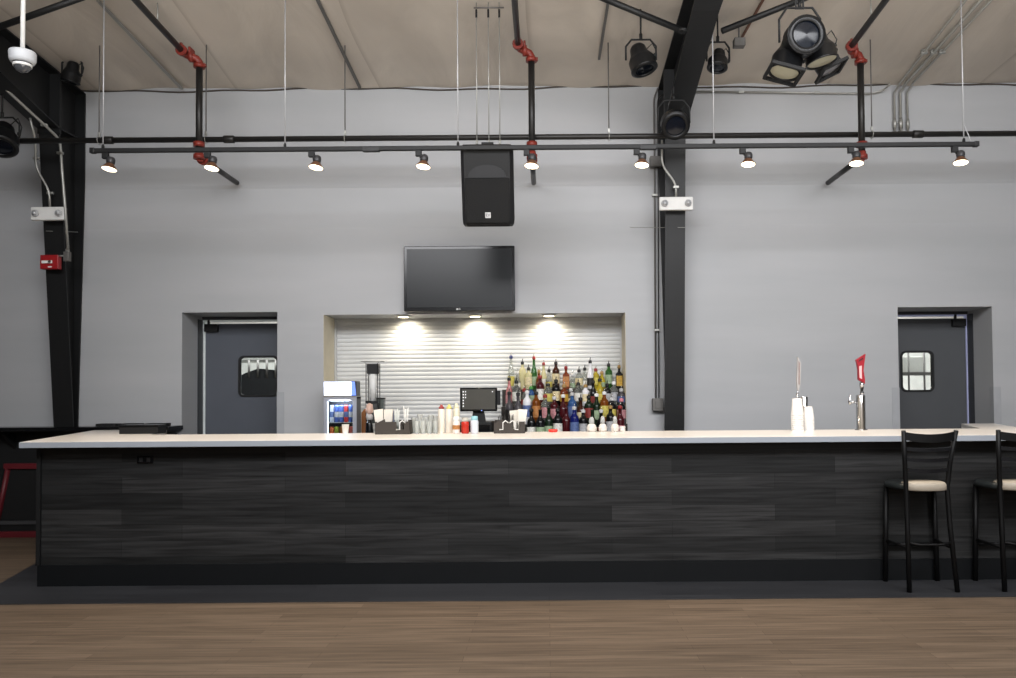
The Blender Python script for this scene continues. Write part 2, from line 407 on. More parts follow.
def strut(a, c, lab):
    pa, pc = at(*a, 6.55), at(*c, 6.55)
    t = thing('roof_brace', lab, 'brace', pa)
    MB().tube([(0, 0, 0), pc-pa], .026, 12).build('brace_tube', BLACK, t)
    MB().lathe([(.045, -.01), (.045, .01)], 12, c=pc-pa).build('end_plate', BLACK, t)
strut((566, -17), (683, 31), 'black diagonal roof brace left of the sloping black beam')
strut((722, 31), (843, -17), 'black diagonal roof brace right of the beam, behind the lamp cluster')
strut((-38, 40), (123, -17), 'black diagonal roof brace at top left behind the dome camera')

# ------------------------------------------------------------------ sprinkler pipework
MZ = at(548, 137, 7.46).z
t = thing('sprinkler_main', 'long black sprinkler main pipe running across just above the light track', 'pipe', (0, 7.46, MZ))
MB().tube([(-6.5, 0, 0), (7.5, 0, 0)], .026, 14).build('pipe', STEEL, t)
for px in (108, 229, 918):
    c = at(px, 137, 7.46)
    MB().lathe([(.032, -.05), (.036, -.045), (.036, .045), (.032, .05)], 14, c=(c.x, 0, 0), M=Matrix.Rotation(PI/2, 4, 'Y')).build('coupling', STEEL, t)
for px, py, dx, sgn, e2, lab in ((199, 66, -13, 1, (238, 180), 'black sprinkler drop pipe with red couplings at the left of the light track'),
                       (532, 60, -17, 1, (534, 178), 'black sprinkler drop pipe with red couplings above the black loudspeaker'),
                       (862, 62, -14, 1, (828, 178), 'black sprinkler drop pipe with red couplings beside the stage lamp cluster')):
    D = 7.33
    c = at(px, 157, D); ctop = at(px, py, D)
    t = thing('sprinkler_drop', lab, 'pipe', (c.x, D, c.z), 'sprinkler drop pipes')
    H = ctop.z-c.z
    MB().tube([(0, 0, 0), (0, 0, H)], .03, 14).build('drop_pipe', STEEL, t)
    e = -.12
    # swivel elbow group
    b = MB(); b.tube([(0, 0, H-.02), (0, 0, H+.03), (-.02, -.01, H+.06), (e+.02, -.04, H+.09), (e, -.07, H+.10), (e, -.12, H+.105)], .036, 14)
    b.lathe([(.052, -.018), (.052, .018)], 14, c=(0, 0, H))
    b.lathe([(.05, -.02), (.05, .02)], 14, c=(e/2, -.025, H+.075), M=Matrix.Rotation(PI/2, 4, 'Y'))
    b.lathe([(.05, -.02), (.05, .02)], 14, c=(e, -.10, H+.105), M=Matrix.Rotation(PI/2, 4, 'X'))
    b.box(-.07, -.05, -.08, .02, H+.09, H+.15, .004); b.box(.035, .06, -.02, .02, H-.01, H+.02, .004); b.box(e-.01, e+.01, -.12, -.09, H+.15, H+.17, .003)
    b.build('red_elbow', REDP, t)
    # branch running toward the room, parallel to the roof
    y1 = -7; MB().tube([(e, -.11, H+.105), (e, y1, H+.105-.07*(y1+.11))], .027, 14).build('branch_pipe', STEEL, t)
    MB().tube([(e, -.55, H+.14), (e, -.55, cz(D-.55)-c.z+.005)], .006, 6).build('pipe_hanger', GALV, t)
    b = MB(); b.lathe([(.05, -.022), (.05, .022)], 14, c=(0, 0, .115)); b.lathe([(.05, -.02), (.05, .02)], 14, c=(0, 0, .0)); b.tube([(0, 0, -.01), (0, 0, .05)], .037, 14)
    b.tube([(0, 0, 0), (0, .09, 0)], .037, 14); b.lathe([(.05, -.018), (.05, .018)], 14, c=(0, .08, 0), M=Matrix.Rotation(PI/2, 4, 'X')); b.build('red_tee', REDP, t)
    MB().tube([(0, .08, 0), (0, .90, 0)], .026, 14).build('wall_stub', STEEL, t)
for px, py0, lab in ((99, 24, 'thin threaded hanger rod at the left end of the sprinkler main'), (206, 50, 'thin hanger rod beside the left red-jointed drop pipe'),
                (345, 50, 'thin hanger rod between the second and third track spotlights'), (609, 42, 'thin hanger rod left of the hanging black stage light'), (872, 45, 'thin hanger rod right of the rightmost sprinkler drop')):
    c = at(px, 137, 7.46)
    t = thing('hanger_rod', lab, 'rod', (c.x, 7.46, MZ), 'sprinkler main hanger rods')
    MB().tube([(0, 0, .045), (0, 0, cz(7.46)-MZ+.01)], .006, 6).build('rod', GALVD, t)
    MB().tube([(0, .034*math.cos(a*PI/8), .034*math.sin(a*PI/8)) for a in range(16)], .004, 6, closed=True).build('pipe_loop', GALV, t)
    MB().box(-.01, .01, -.01, .01, .034, .075, .002).build('swivel_nut', GALV, t)

# ------------------------------------------------------------------ track and spotlights
TD = 6.64; TZ = at(533, 147.5, TD).z
xa, xb = at(93, 150, TD).x, at(976, 150, TD).x
t = thing('light_track', 'long black light track hung on thin cables above the bar', 'light track', ((xa+xb)/2, TD, TZ))
hl = (xb-xa)/2
MB().box(-hl, hl, -.019, .019, -.018, .018, .004).build('rail', BLACKM, t)
for s in (-1, 1): MB().box(s*hl-.02, s*hl+.02, -.023, .023, -.022, .022, .004).build('end_cap', BLACK, t)
for px in (383, 660): MB().box(at(px, 150, TD).x-.07, at(px, 150, TD).x+.07, -.022, .022, -.026, .01, .003).build('joiner', BLACK, t)
for px, lab in ((103, 'leftmost thin steel cable holding the light track'), (285, 'thin steel cable of the track above the wall left of the television'), (458, 'thin steel cable of the track just left of the loudspeaker'),
           (714, 'thin steel cable of the track just right of the black roof beam'), (964, 'rightmost thin steel cable holding the end of the light track')):
    c = at(px, 147, TD); h = cz(TD)-TZ-.02
    t = thing('hanger_cable', lab, 'cable', (c.x, TD, TZ+.019), 'track hanger cables')
    MB().tube([(0, 0, 0), (0, 0, h+.01)], .0055, 6).build('cable', WIRE, t)
    MB().lathe([(.012, 0), (.012, .02), (.006, .035)], 10).build('cable_gripper', BLACKM, t)
    if px == 964: MB().tube([(.0, 0, .16), (.05, 0, .03), (.055, 0, .0)], .004, 6).build('loose_tail', WIRE, t)
LENS = mat('par_lens_glow', (255, 240, 214), .5, emit=5.5, ecol=(255, 238, 205))
COPPER = mat('warm_lamp_rim', (120, 84, 62), .35, .4)
GREYG = mat('lamp_neck_grey', (58, 58, 60), .4, .2)
def spot(px, lab, first=None):
    c = at(px, 147, TD); loc = (c.x, TD, TZ-.018)
    if first: return copy_tree(first, lab, loc)
    t = thing('track_spotlight', lab, 'spotlight', loc, 'track spotlights')
    MB().box(-.062, -.012, -.018, .018, -.05, -.0005, .004).build('track_adapter', BLACKM, t)
    MB().box(-.028, .012, -.012, .012, -.062, -.035, .003).build('arm', BLACKM, t)
    M = Matrix.Translation((.012, 0, -.045)) @ Matrix.Rotation(math.radians(-9), 4, 'X') @ Matrix.Rotation(math.radians(5), 4, 'Y')
    MB().lathe([(.001, .005), (.026, .003), (.034, -.012), (.034, -.04), (.028, -.055)], 20, M=M).build('lamp_neck', GREYG, t)
    MB().lathe([(.026, -.05), (.034, -.058), (.052, -.084), (.060, -.094), (.061, -.1), (.057, -.1)], 24, M=M, cap=False).build('shade', COPPER, t)
    MB().lathe([(.057, -.099), (.04, -.106), (.001, -.110)], 24, M=M, cap=False).build('lens', LENS, t)
    return t
sl = ['leftmost lit spotlight on the track', 'second lit spotlight from the left, beside a red pipe joint', 'lit spotlight third from the left on the track',
      'lit spotlight on the track above the left part of the television', 'lit spotlight in the middle of the track beside the loudspeaker', 'lit spotlight on the track just left of the black column',
      'lit spotlight on the track third from the right end', 'lit spotlight on the track beside the right-hand red pipe joint', 'rightmost lit spotlight at the end of the track']
first = None
for i, px in enumerate((110, 212, 316, 423, 531, 641, 747, 855, 959)):
    o = spot(px, sl[i], first)
    if first is None: first = o
    ld = bpy.data.lights.new('spot_beam', 'SPOT'); ld.energy = 52; ld.spot_size = math.radians(100); ld.spot_blend = .8; ld.color = (1, .84, .66); ld.shadow_soft_size = .05
    lo = bpy.data.objects.new('spot_beam', ld); C.objects.link(lo); lo.location = (o.location.x+.01, TD-.03, TZ-.20); lo.rotation_euler = (math.radians(-16), 0, 0)

# ------------------------------------------------------------------ loudspeaker
c0 = at(463, 224, 6.9); c1 = at(514, 149, 6.9); W = c1.x-c0.x; H = c1.z-c0.z
t = thing('loudspeaker', 'black trapezoid loudspeaker hanging above the television', 'speaker', ((c0.x+c1.x)/2, 6.98, c0.z)); t.rotation_euler = (math.radians(16), 0, 0); H *= 1.05
SPK = mat('speaker_plastic', (22, 22, 24), .42, bump=.15, scale=90)
b = MB()
fr = [(-W/2+.03, -.13), (W/2-.03, -.13), (W/2, -.09), (W/2, .0), (W/2-.09, .2), (-W/2+.09, .2), (-W/2, .0), (-W/2, -.09)]
rings = []
for z, s, dy in ((0, .92, .012), (.02, .98, 0), (.06, 1.0, 0), (H-.06, 1.0, 0), (H-.02, .98, 0), (H, .90, .015)):
    rings.append([b.bm.verts.new((x*s, y*s+dy, z)) for x, y in fr])
for A, B in zip(rings, rings[1:]):
    for i in range(8): b.bm.faces.new((A[i], A[(i+1) % 8], B[(i+1) % 8], B[i]))
b.bm.faces.new(rings[0][::-1]); b.bm.faces.new(rings[-1]); b.build('cabinet', SPK, t)
GR = mat('speaker_grille', (17, 18, 19), .7, 0, bump=.8, scale=300)
MB().box(-W/2+.035, W/2-.035, -.142, -.128, .03, H*.60, .01).build('grille', GR, t)
b = MB()   # horn flare
b.prism([(-W/2+.045, H*.62), (W/2-.045, H*.62), (W/2-.03, H*.95), (-W/2+.03, H*.95)], -.134, -.129, 'y'); b.build('horn_mouth', BLACKM, t)
b = MB(); pts = [(-W/2+.05, H*.60)]+[(W*.36*math.cos(a), H*.61+.10*math.sin(a)) for a in [PI-i*PI/12 for i in range(13)]]+[(W/2-.05, H*.60)]
b.prism(pts, -.146, -.133, 'y').build('horn_lip', mat('horn_lip', (30, 31, 34), .45), t)
lp = MB().box(-.024, .024, -.1455, -.142, .075, .123, .002).build('badge', mat('badge_silver', (200, 200, 200), .4), t)
text_mesh('EV', .034, 'badge_letters', BLACKM, lp, (0, -.1458, .099))
MB().box(-.05, .05, -.02, .06, H, H+.02, .004).build('top_bracket', BLACKM, t)
for i, px in enumerate((477, 489, 500)):
    c = at(px, 149, 6.80); zt = cz(6.80)
    q = thing('speaker_cable', ['left', 'middle', 'right'][i]+' one of three steel cables that hold the loudspeaker from the ceiling', 'cable', (c.x, 6.80, c0.z+H*.965+.0), 'loudspeaker suspension cables')
    h = zt-(c0.z+H*.965)
    MB().tube([(0, 0, 0), (0, 0, h)], .0045, 6).build('cable', GALV, q)
    MB().tube([(0, 0, h-.13), (0, 0, h-.06)], .009, 8).build('turnbuckle', BLACKM, q)
    MB().tube([(0, 0, .0), (0, 0, .04)], .010, 8).build('end_ring', GALV, q)
q = thing('ceiling_bar', 'short thin bar under the ceiling that anchors the loudspeaker cables', 'bar', (at(489, 43, 6.80).x, 6.80, cz(6.80)-.045))
MB().tube([(-.13, 0, 0), (.13, 0, 0)], .007, 8).build('rod', GALVD, q)

# ------------------------------------------------------------------ television
a = at(404, 311.5, 8.2); c = at(514.5, 245.5, 8.2); W = c.x-a.x; H = c.z-a.z
t = thing('television', 'black flat television mounted on the wall under the loudspeaker', 'television', ((a.x+c.x)/2, 8.2, a.z))
MB().box(-W/2, W/2, 0, .045, 0, H, .006).build('casing', BLACKG, t)
MB().box(-W/2+.03, W/2-.03, -.0035, -.0002, .04, H-.03).build('screen', mat('tv_screen', (10, 14, 17), .28, spec=.35), t)
MB().box(-.25, .25, .045, .099, .2, H-.2).build('wall_bracket', BLACKM, t)
text_mesh('LG', .022, 'maker_mark', WHITE, t, (.0, -.0012, .02))
MB().lathe([(.008, -.0005), (.008, .0005)], 12, c=(-.024, -.0008, .02), M=Matrix.Rotation(PI/2, 4, 'X')).build('maker_disc', WHITE, t)

# ------------------------------------------------------------------ emergency lights, alarm, conduits
def emerg(px, py, Y, lab):
    c = at(px, py, Y); t = thing('emergency_light', lab, 'emergency light', (c.x, Y, c.z), 'twin-lamp emergency lights on the columns')
    MB().box(-.165, .165, -.05, 0, -.065, .065, .008).build('housing', WHITE, t)
    for s in (-1, 1):
        h = MB().lathe([(.034, 0), (.034, .018), (.026, .024)], 18, c=(s*.115, -.05, 0), M=Matrix.Rotation(PI/2, 4, 'X')).build('lamp_head', mat('grey_lamp_ring', (186, 187, 188), .4), t)
        MB().lathe([(.024, .0245), (.001, .034)], 16, c=(s*.115, -.05, 0), M=Matrix.Rotation(PI/2, 4, 'X')).build('lamp_lens', mat('lamp_lens_clear', (215, 218, 222), .1, .2), h)
    MB().box(-.06, .06, 0, .03, -.04, .04).build('mount', BLACKM, t)
emerg(675.5, 204.5, 7.86, 'white twin-lamp emergency light on the right-hand black column')
emerg(50.5, 214.5, 7.86, 'white twin-lamp emergency light on the left black column above the red alarm box')
def path(name, pts, r, m, lab, cat='conduit', clips=()):
    P = [at(*p) for p in pts]; o = P[0]
    # smooth polyline
    Q = [p-o for p in P]; S = [Q[0]]
    for i in range(1, len(Q)-1):
        a, b_, c = Q[i-1], Q[i], Q[i+1]
        k = min(.07, (a-b_).length*.45, (c-b_).length*.45)
        u = b_+(a-b_).normalized()*k; v = b_+(c-b_).normalized()*k
        for s in range(5):
            w_ = s/4; S.append(u*(1-w_)**2+b_*2*w_*(1-w_)+v*w_**2)
    S.append(Q[-1])
    t = thing(name, lab, cat, o)
    MB().tube(S, r, 10).build('tube', m, t)
    for (px, py, Y) in clips:
        c = at(px, py, Y)-o
        MB().box(c.x-.028, c.x+.028, c.y-.012, c.y+.02, c.z-.012, c.z+.012, .003).build('clamp', GALV, t)
path('conduit', [(30, 118, 7.62), (35, 138, 7.72), (36, 168, 7.80), (49, 190, 7.82), (50, 207, 7.84)], .011, GALV, 'bent grey conduit down to the left emergency light', clips=((36, 158, 7.79), (50, 193, 7.83)))
path('conduit', [(-30, 56, 7.0), (0, 84, 7.2), (50, 130, 7.6), (60, 140, 7.72), (62, 170, 7.78), (65, 206, 7.8), (68, 250, 7.85)], .013, GALV, 'long grey conduit running down the left column to the red alarm box', clips=((44, 125, 7.56), (60, 153, 7.74)))
c = at(67.5, 257, 7.87); t = thing('junction_box', 'small grey junction box beside the red alarm box on the left column', 'junction box', (c.x, 7.87, c.z))
MB().box(-.027, .027, -.03, .02, -.045, .05, .005).build('box', GALVD, t); MB().tube([(0, 0, .045), (0, 0, .08)], .018, 10).build('connector', GALV, t)
MB().tube([(-.02, 0, .012), (-.09, 0, .012)], .008, 8).build('nipple', GALV, t)
c = at(51.5, 262.5, 7.9); t = thing('fire_alarm_pull', 'red fire alarm pull station on the left black column', 'fire alarm', (c.x, 7.9, c.z))
RED = mat('alarm_red', (150, 26, 30), .4)
MB().box(-.09, .09, -.04, .02, -.07, .07, .007).build('case', RED, t)
MB().box(-.07, .035, -.052, -.04, -.015, .012, .003).build('pull_bar', WHITE, t); MB().lathe([(.012, 0), (.012, .016)], 12, c=(.018, -.05, 0), M=Matrix.Rotation(PI/2, 4, 'X')).build('key_lock', CHROME, t)
MB().box(-.01, .03, -.0425, -.04, -.055, -.045).build('small_label', WHITE, t)
# right column group
path('conduit', [(658, 88, 8.2), (654, 98, 8.25), (654.5, 160, 8.27), (656, 399, 8.27)], .009, GALVD, 'tall grey conduit on the wall left of the right-hand black column', clips=((655, 195, 8.26), (657, 330, 8.26)))
path('conduit', [(664, 94, 8.05), (657.5, 98, 8.2), (658, 160, 8.25), (659, 399, 8.27)], .006, STEEL, 'thin darker conduit beside the tall one at the right-hand column')
c = at(655.5, 162.5, 8.26); t = thing('junction_box', 'grey square junction box high on the wall left of the right-hand column', 'junction box', (c.x, 8.26, c.z))
MB().box(-.06, .06, -.05, .035, -.055, .055, .005).build('box', GALVD, t); MB().box(-.052, .052, -.054, -.05, -.047, .047).build('cover', GALVD, t)
c = at(657.5, 404.5, 8.26); t = thing('wall_outlet_box', 'grey metal outlet box low beside the right-hand column', 'outlet', (c.x, 8.26, c.z))
MB().box(-.055, .055, -.045, .035, -.065, .065, .005).build('box', GALVD, t); MB().box(-.03, .03, -.05, -.045, -.04, .04, .004).build('socket_plate', GALVD, t)
path('conduit', [(662, 140, 7.78), (662, 165, 7.8), (676, 184, 7.82), (676, 199, 7.84)], .011, GALV, 'bent grey conduit down to the right-hand emergency light', clips=((676, 187, 7.82),))
path('guy_wire', [(630, 227.5, 8.2), (686, 227.5, 7.9)], .0025, GALV, 'very thin wire crossing the right-hand column below the emergency light', 'wire')
path('guy_wire', [(46, 231, 7.9), (78, 232, 8.1)], .0025, GALV, 'very thin wire crossing the left column above the alarm box', 'wire')
path('conduit', [(698, 0, 6.25), (669, 105, 7.68)], .009, GALVD, 'straight grey conduit along the underside of the sloping black beam')
path('conduit', [(692, 91.5, 8.27), (872, 93.5, 8.27), (884, 90, 8.24), (890, 84, 8.15)], .010, GALV, 'thin horizontal conduit high on the wall right of the beam', clips=((817, 92.5, 8.27), (741, 92, 8.27)))
zc = lambda Y, d=.055: cz(Y)-d
def ceil_run(px, px2, dY, r, lab):
    # wall drop then along ceiling
    base = at(px, 133, 8.26); Y2 = 6.2
    x2 = at(px2, 0, Y2).x
    P = [base, Vector((base.x, 8.26, 4.52)), Vector((base.x+.02, 8.16, zc(8.16))), Vector((x2, Y2, zc(Y2)))]
    Q = [p-base for p in P]
    t = thing('conduit', lab, 'conduit', base, 'conduits bent from wall to ceiling at upper right')
    MB().tube(Q, r, 10).build('tube', GALV, t)
    MB().lathe([(r+.007, 0), (r+.008, .06), (r+.002, .1)], 10, c=(0, 0, .05)).build('connector', GALV, t)
    m = Q[2].lerp(Q[3], .3); MB().box(m.x-.03, m.x+.03, m.y-.012, m.y+.012, m.z-.012, m.z+.025).build('clamp', GALV, t)
ceil_run(895, 998, 0, .011, 'left one of three conduits that bend from the wall onto the ceiling')
ceil_run(901, 1018, 0, .014, 'middle one of three conduits that bend from the wall onto the ceiling')
ceil_run(908, 1030, 0, .011, 'right one of three conduits that bend from the wall onto the ceiling')
t = thing('junction_box', 'small pale box at the foot of the three ceiling conduits', 'junction box', at(898, 132, 8.27))
MB().box(-.05, .13, -.03, .0299, -.03, .0, .004).build('box', GALVD, t)
# ceiling strips
def cstrip(pa, pb, w, m, lab):
    def hit(px, py):
        d = at(px, py, 1.0)-Vector((0, 0, EYE)); d.y = 1.0
        Y = (4.63+.1*WY-EYE)/(d.z+.1)
        return Vector((d.x*Y, Y, cz(Y)-.022))
    a, c = hit(*pa), hit(*pb); t = thing('ceiling_strip', lab, 'metal strip', a)
    v = c-a; MB().box(-w, w, 0, v.length, -.008, .008, M=v.to_track_quat('Y', 'Z').to_matrix().to_4x4()).build('strip', m, t)
cstrip((316, -6), (360, 86), .014, GALVD, 'grey metal strip along the ceiling above the left half of the bar')
cstrip((609, -6), (599, 57), .012, GALVD, 'dull metal strip along the ceiling left of the hanging black stage light')
cstrip((98, -2), (182, 87), .014, GALV, 'pale metal strip along the ceiling at the upper left')
cstrip((766, -8), (738, 42), .010, mat('rusty_strip', (112, 78, 62), .7), 'thin brown strip along the ceiling right of the black beam')
c = at(739, 44, 7.2); t = thing('cable_box', 'small grey cable box under the ceiling right of the black beam', 'box', (c.x, 7.2, c.z))
MB().box(-.05, .05, -.04, .04, -.03, .045, .005).build('box', GALVD, t); MB().tube([(0, 0, .045), (0, 0, cz(7.2)-c.z)], .008, 8).build('stem', GALVD, t)

# ------------------------------------------------------------------ stage lights
PARM = mat('par_can_black', (20, 21, 23), .35, .2)
PALE = mat('frosted_lens', (176, 172, 150), .35)
DARKL = mat('dark_lens', (12, 17, 26), .14, spec=.4)
GREYL = mat('grey_lens', (130, 130, 135), .3)
def par(px, py, Y, d, r, L, lens, lab, hang=None, shroud=False, ar=1, yoke=True, top=None, cat='stage light'):
    c = at(px, py, Y); t = thing('stage_light', lab, cat, c, 'black stage lights')
    M = dirmat(d)
    MB().lathe([(.001, L*.55), (r*.45, L*.53), (r*.62, L*.42), (r*.68, L*.2), (r*.92, L*.02), (r, -L*.05), (r, -L*.38), (r*1.04, -L*.40), (r*1.04, -L*.45), (r*.95, -L*.45), (r*.9, -L*.40)], 28, M=M, cap=False).build('housing', PARM, t)
    q = MB().lathe([(r*.92, -L*.40), (r*.6, -L*.43), (.001, -L*.45)], 28, M=M, cap=False).build('lens', lens, t)
    if shroud:
        b = MB(); s = r*1.12
        b.ring_rect(-s, s, -s, s, .022, -.0, L*.08, .01).xf(Matrix.Rotation(PI/2, 4, 'X')).xf(M @ Matrix.Translation((0, 0, -L*.50)))
        b.build('gel_frame', BLACKM, t)
    if lens is DARKL: MB().lathe([(r*1.0, -L*.44), (r*.98, -L*.47), (r*.72, -L*.475), (r*.70, -L*.44)], 28, M=M, cap=False).build('lens_ring', PARM, t)
    MB().lathe([(.006, -.012), (.02, 0), (.006, .012)], 10, M=M @ Matrix.Rotation(PI/2, 4, 'Y'), c=M @ Vector((r*1.08, 0, 0))).build('side_knob', BLACKM, t)
    if yoke:
        R = r*1.14; hh = (top if top else R*1.5)
        pts = [(-R, 0, -.01), (-R, 0, hh*.65), (-R*.62, 0, hh), (R*.62, 0, hh), (R, 0, hh*.65), (R, 0, -.01)]
        MB().tube(pts, .009, 8).build('yoke', BLACKM, t)
        MB().tube([(0, 0, hh), (0, 0, hh+.05)], .014, 10).build('clamp', BLACKM, t)
        if hang: MB().tube([(0, 0, hh+.04), (0, 0, (cz(Y)-c.z if hang == 1 else hh+hang))], .008, 8).build('stem', BLACKM, t)
    MB().tube([(r*.3, .02, r*.7), (r*.9, .03, r*1.3), (r*1.2, .02, r*.7), (r*1.1, .02, r*.1)], .005, 6).build('cord', BLACKM, t)
    return t
D = 5.9
m = par(800, 41, D, (.0, -1, -.12), .135, .34, DARKL, 'large round stage lamp with dark glass facing the room, topmost in the hanging cluster', top=.25)
# perforated hanging strap
st = MB(); c = at(803, 37, D); zt = cz(D)-c.z
for s in (-1, 1): st.box(s*.028-.006, s*.028+.006, -.004, .004, .24, zt)
k = .24
while k < zt: st.box(-.024, .024, -.004, .004, k, k+.018); k += .045
st.build('hanging_strap', BLACKM, m)
par(788, 57, D+.05, (-.28, -.10, -1), .115, .30, PALE, 'stage lamp with pale yellow lens pointing down at the lower left of the cluster', shroud=True, yoke=False)
par(819, 49, D+.08, (.22, -.02, -1), .118, .24, PALE, 'stage lamp with pale yellow lens at the right of the hanging cluster', shroud=False, yoke=False)
par(823, 57, D+.30, (.5, -.15, -1), .10, .28, GREYL, 'rear stage lamp with grey lens lowest on the right of the cluster', shroud=True, yoke=False)
par(641, 59, 6.9, (.28, -.15, -1), .115, .24, DARKL, 'black stage lamp hanging from the ceiling left of the beam', hang=1, top=.17)
par(718, 60, 7.0, (-.15, -.2, -1), .088, .18, DARKL, 'black stage lamp partly hidden behind the sloping roof beam', hang=1, top=.16)
par(674, 122, 7.25, (0, -1, -.75), .125, .25, DARKL, 'black stage lamp clamped at the knee of the right-hand column', top=.20, hang=.17)
par(72, 73, 7.7, (-.25, .1, -1), .085, .2, DARKL, 'small black stage lamp perched on top of the left column', hang=1, top=.15)
par(2, 137, 7.3, (.2, -.5, -1), .14, .27, DARKL, 'black stage lamp cut off by the left edge of the picture', top=.18, hang=.25)

# dome camera
c = at(22.5, 60, 5.35); t = thing('dome_camera', 'white dome security camera on a ceiling pole at upper left', 'camera', c); t.scale = (.96, .96, 1)
MB().tube([(0, 0, .06), (0, 0, cz(5.35)-c.z+.01)], .015, 12).build('pole', WHITE, t)
DW = mat('dome_white', (190, 193, 197), .5)
MB().lathe([(.02, .08), (.03, .065), (.06, .06), (.083, .055), (.086, .045), (.084, .0), (.075, -.018), (.06, -.022)], 32).build('housing', DW, t)
MB().lathe([(.06, -.02), (.056, -.045), (.042, -.07), (.02, -.084), (.001, -.088)], 28).build('dome', mat('smoked_dome', (70, 72, 76), .08, spec=.9), t)
MB().lathe([(.0605, -.030), (.059, -.046), (.0555, -.046), (.0575, -.030)], 28).build('dome_band', WHITE, t)

# ------------------------------------------------------------------ the bar
TOPZ = 1.084; TK = .043
SY0, SY1, BY0 = 5.85, 6.90, 6.0
PANEL = plank_mat('charcoal_plank_panel', (50, 50, 50), (26, 27, 27), (16, 16, 16), 1.22, .118, (0, 2), .45, .65, .62, spec=.3, offs=(.3, .02))
t = thing('bar_counter', 'long bar front clad in charcoal wood planks with black kick board', 'bar counter', (0, BY0, 0))
y = lambda v: v-BY0
out = [(-3.80, 6.0), (3.70, 6.0), (4.30, 8.0), (4.05, 8.0), (3.60, 6.85), (-3.40, 6.85), (-3.80, 8.2), (-4.42, 8.2)]
MB().prism([(a, y(b_)) for a, b_ in out], .16, TOPZ-TK).build('plank_panel', PANEL, t)
out2 = [(-3.81, 5.985), (3.71, 5.985), (4.31, 8.0), (4.04, 8.0), (3.60, 6.86), (-3.40, 6.86), (-3.80, 8.2), (-4.43, 8.2)]
MB().prism([(a, y(b_)) for a, b_ in out2], .004, .16).build('kick_board', mat('kick_black', (15, 17, 19), .5, spec=.3), t)
MB().box(-3.80, 3.70, -.012, 0, TOPZ-TK-.055, TOPZ-TK).build('top_strip', mat('overhang_shade_black', (18, 17, 16), .5), t)  # dark strip that paints in the shadow under the top's overhang
MB().box(-3.82, -3.79, -.02, .03, .16, TOPZ-TK).build('corner_trim', BLACKM, t)
c = at(145.5, 459.5, BY0)
ob = MB().box(c.x-.06, c.x+.06, -.012, 0, c.z-.028, c.z+.028, .003).build('outlet_plate', BLACKG, t)
for s in (-1, 1): MB().box(c.x+s*.028-.014, c.x+s*.028+.014, -.014, -.012, c.z-.016, c.z+.016, .001).build('socket', mat('socket_dark', (32, 32, 32), .4), ob)
w = thing('stone_countertop', 'long pale stone bar top with returns at both ends', 'countertop', (0, SY0, TOPZ-TK))
sl_ = [(-3.86, 5.85), (3.76, 5.85), (4.43, 7.975), (4.11, 7.975), (3.72, 6.9), (-3.42, 6.9), (-3.80, 7.975), (-4.52, 7.975)]
b = MB().prism([(a, b_-SY0) for a, b_ in sl_], 0, TK)
bmesh.ops.bevel(b.bm, geom=[e for e in b.bm.edges], offset=.003, segments=1, affect='EDGES')
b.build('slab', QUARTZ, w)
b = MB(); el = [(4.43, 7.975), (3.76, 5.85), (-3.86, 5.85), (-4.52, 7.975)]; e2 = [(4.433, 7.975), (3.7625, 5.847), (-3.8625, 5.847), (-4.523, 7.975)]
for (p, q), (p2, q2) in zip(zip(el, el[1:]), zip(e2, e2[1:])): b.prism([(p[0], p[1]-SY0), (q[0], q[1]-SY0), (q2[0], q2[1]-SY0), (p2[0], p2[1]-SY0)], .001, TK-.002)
b.build('shaded_edge', mat('edge_shade_grey', (160, 166, 174), .4, var=.02), w)  # thin skin, cooler and darker than the slab: edge shade put into colour
# black flat case on the left return
c0, c1 = at(119, 433, 7.05), at(158, 425, 7.05)
t = thing('black_case', 'flat black case standing on the left return of the bar top', 'case', ((c0.x+c1.x)/2, 7.13, TOPZ))
hw = (c1.x-c0.x)/2; MB().box(-hw, hw, -.08, .08, 0, .075, .004).build('body', BLACKM, t); MB().box(-hw-.003, hw+.003, -.083, .083, .055, .079, .004).build('lid', BLACKG, t)
# red frame leaning by the wainscot
t = thing('red_metal_frame', 'red metal frame standing on the floor against the black wall at far left', 'frame', (at(40, 532, 8.15).x, 8.15, 0))
RF = mat('red_frame', (92, 22, 30), .5)
Zt = .71
MB().tube([(-.46, 0, .03), (-.33, 0, Zt)], .030, 4).build('leg', RF, t); MB().tube([(.46, 0, .03), (.33, 0, Zt)], .030, 4).build('leg', RF, t)
MB().box(-.36, .36, -.03, .03, Zt-.02, Zt+.035, .004).build('top_bar', RF, t)
MB().box(-.48, .48, -.035, .035, 0, .06, .004).build('bottom_bar', RF, t)
MB().prism([(-.42, .06), (.42, .06), (.31, Zt-.02), (-.31, Zt-.02)], .0, .012, 'y').build('infill_panel', BLACKM, t)
MB().box(-.40, .40, -.02, .0, .13, .165).build('lower_strip', mat('dull_grey_strip', (62, 62, 64), .5), t)

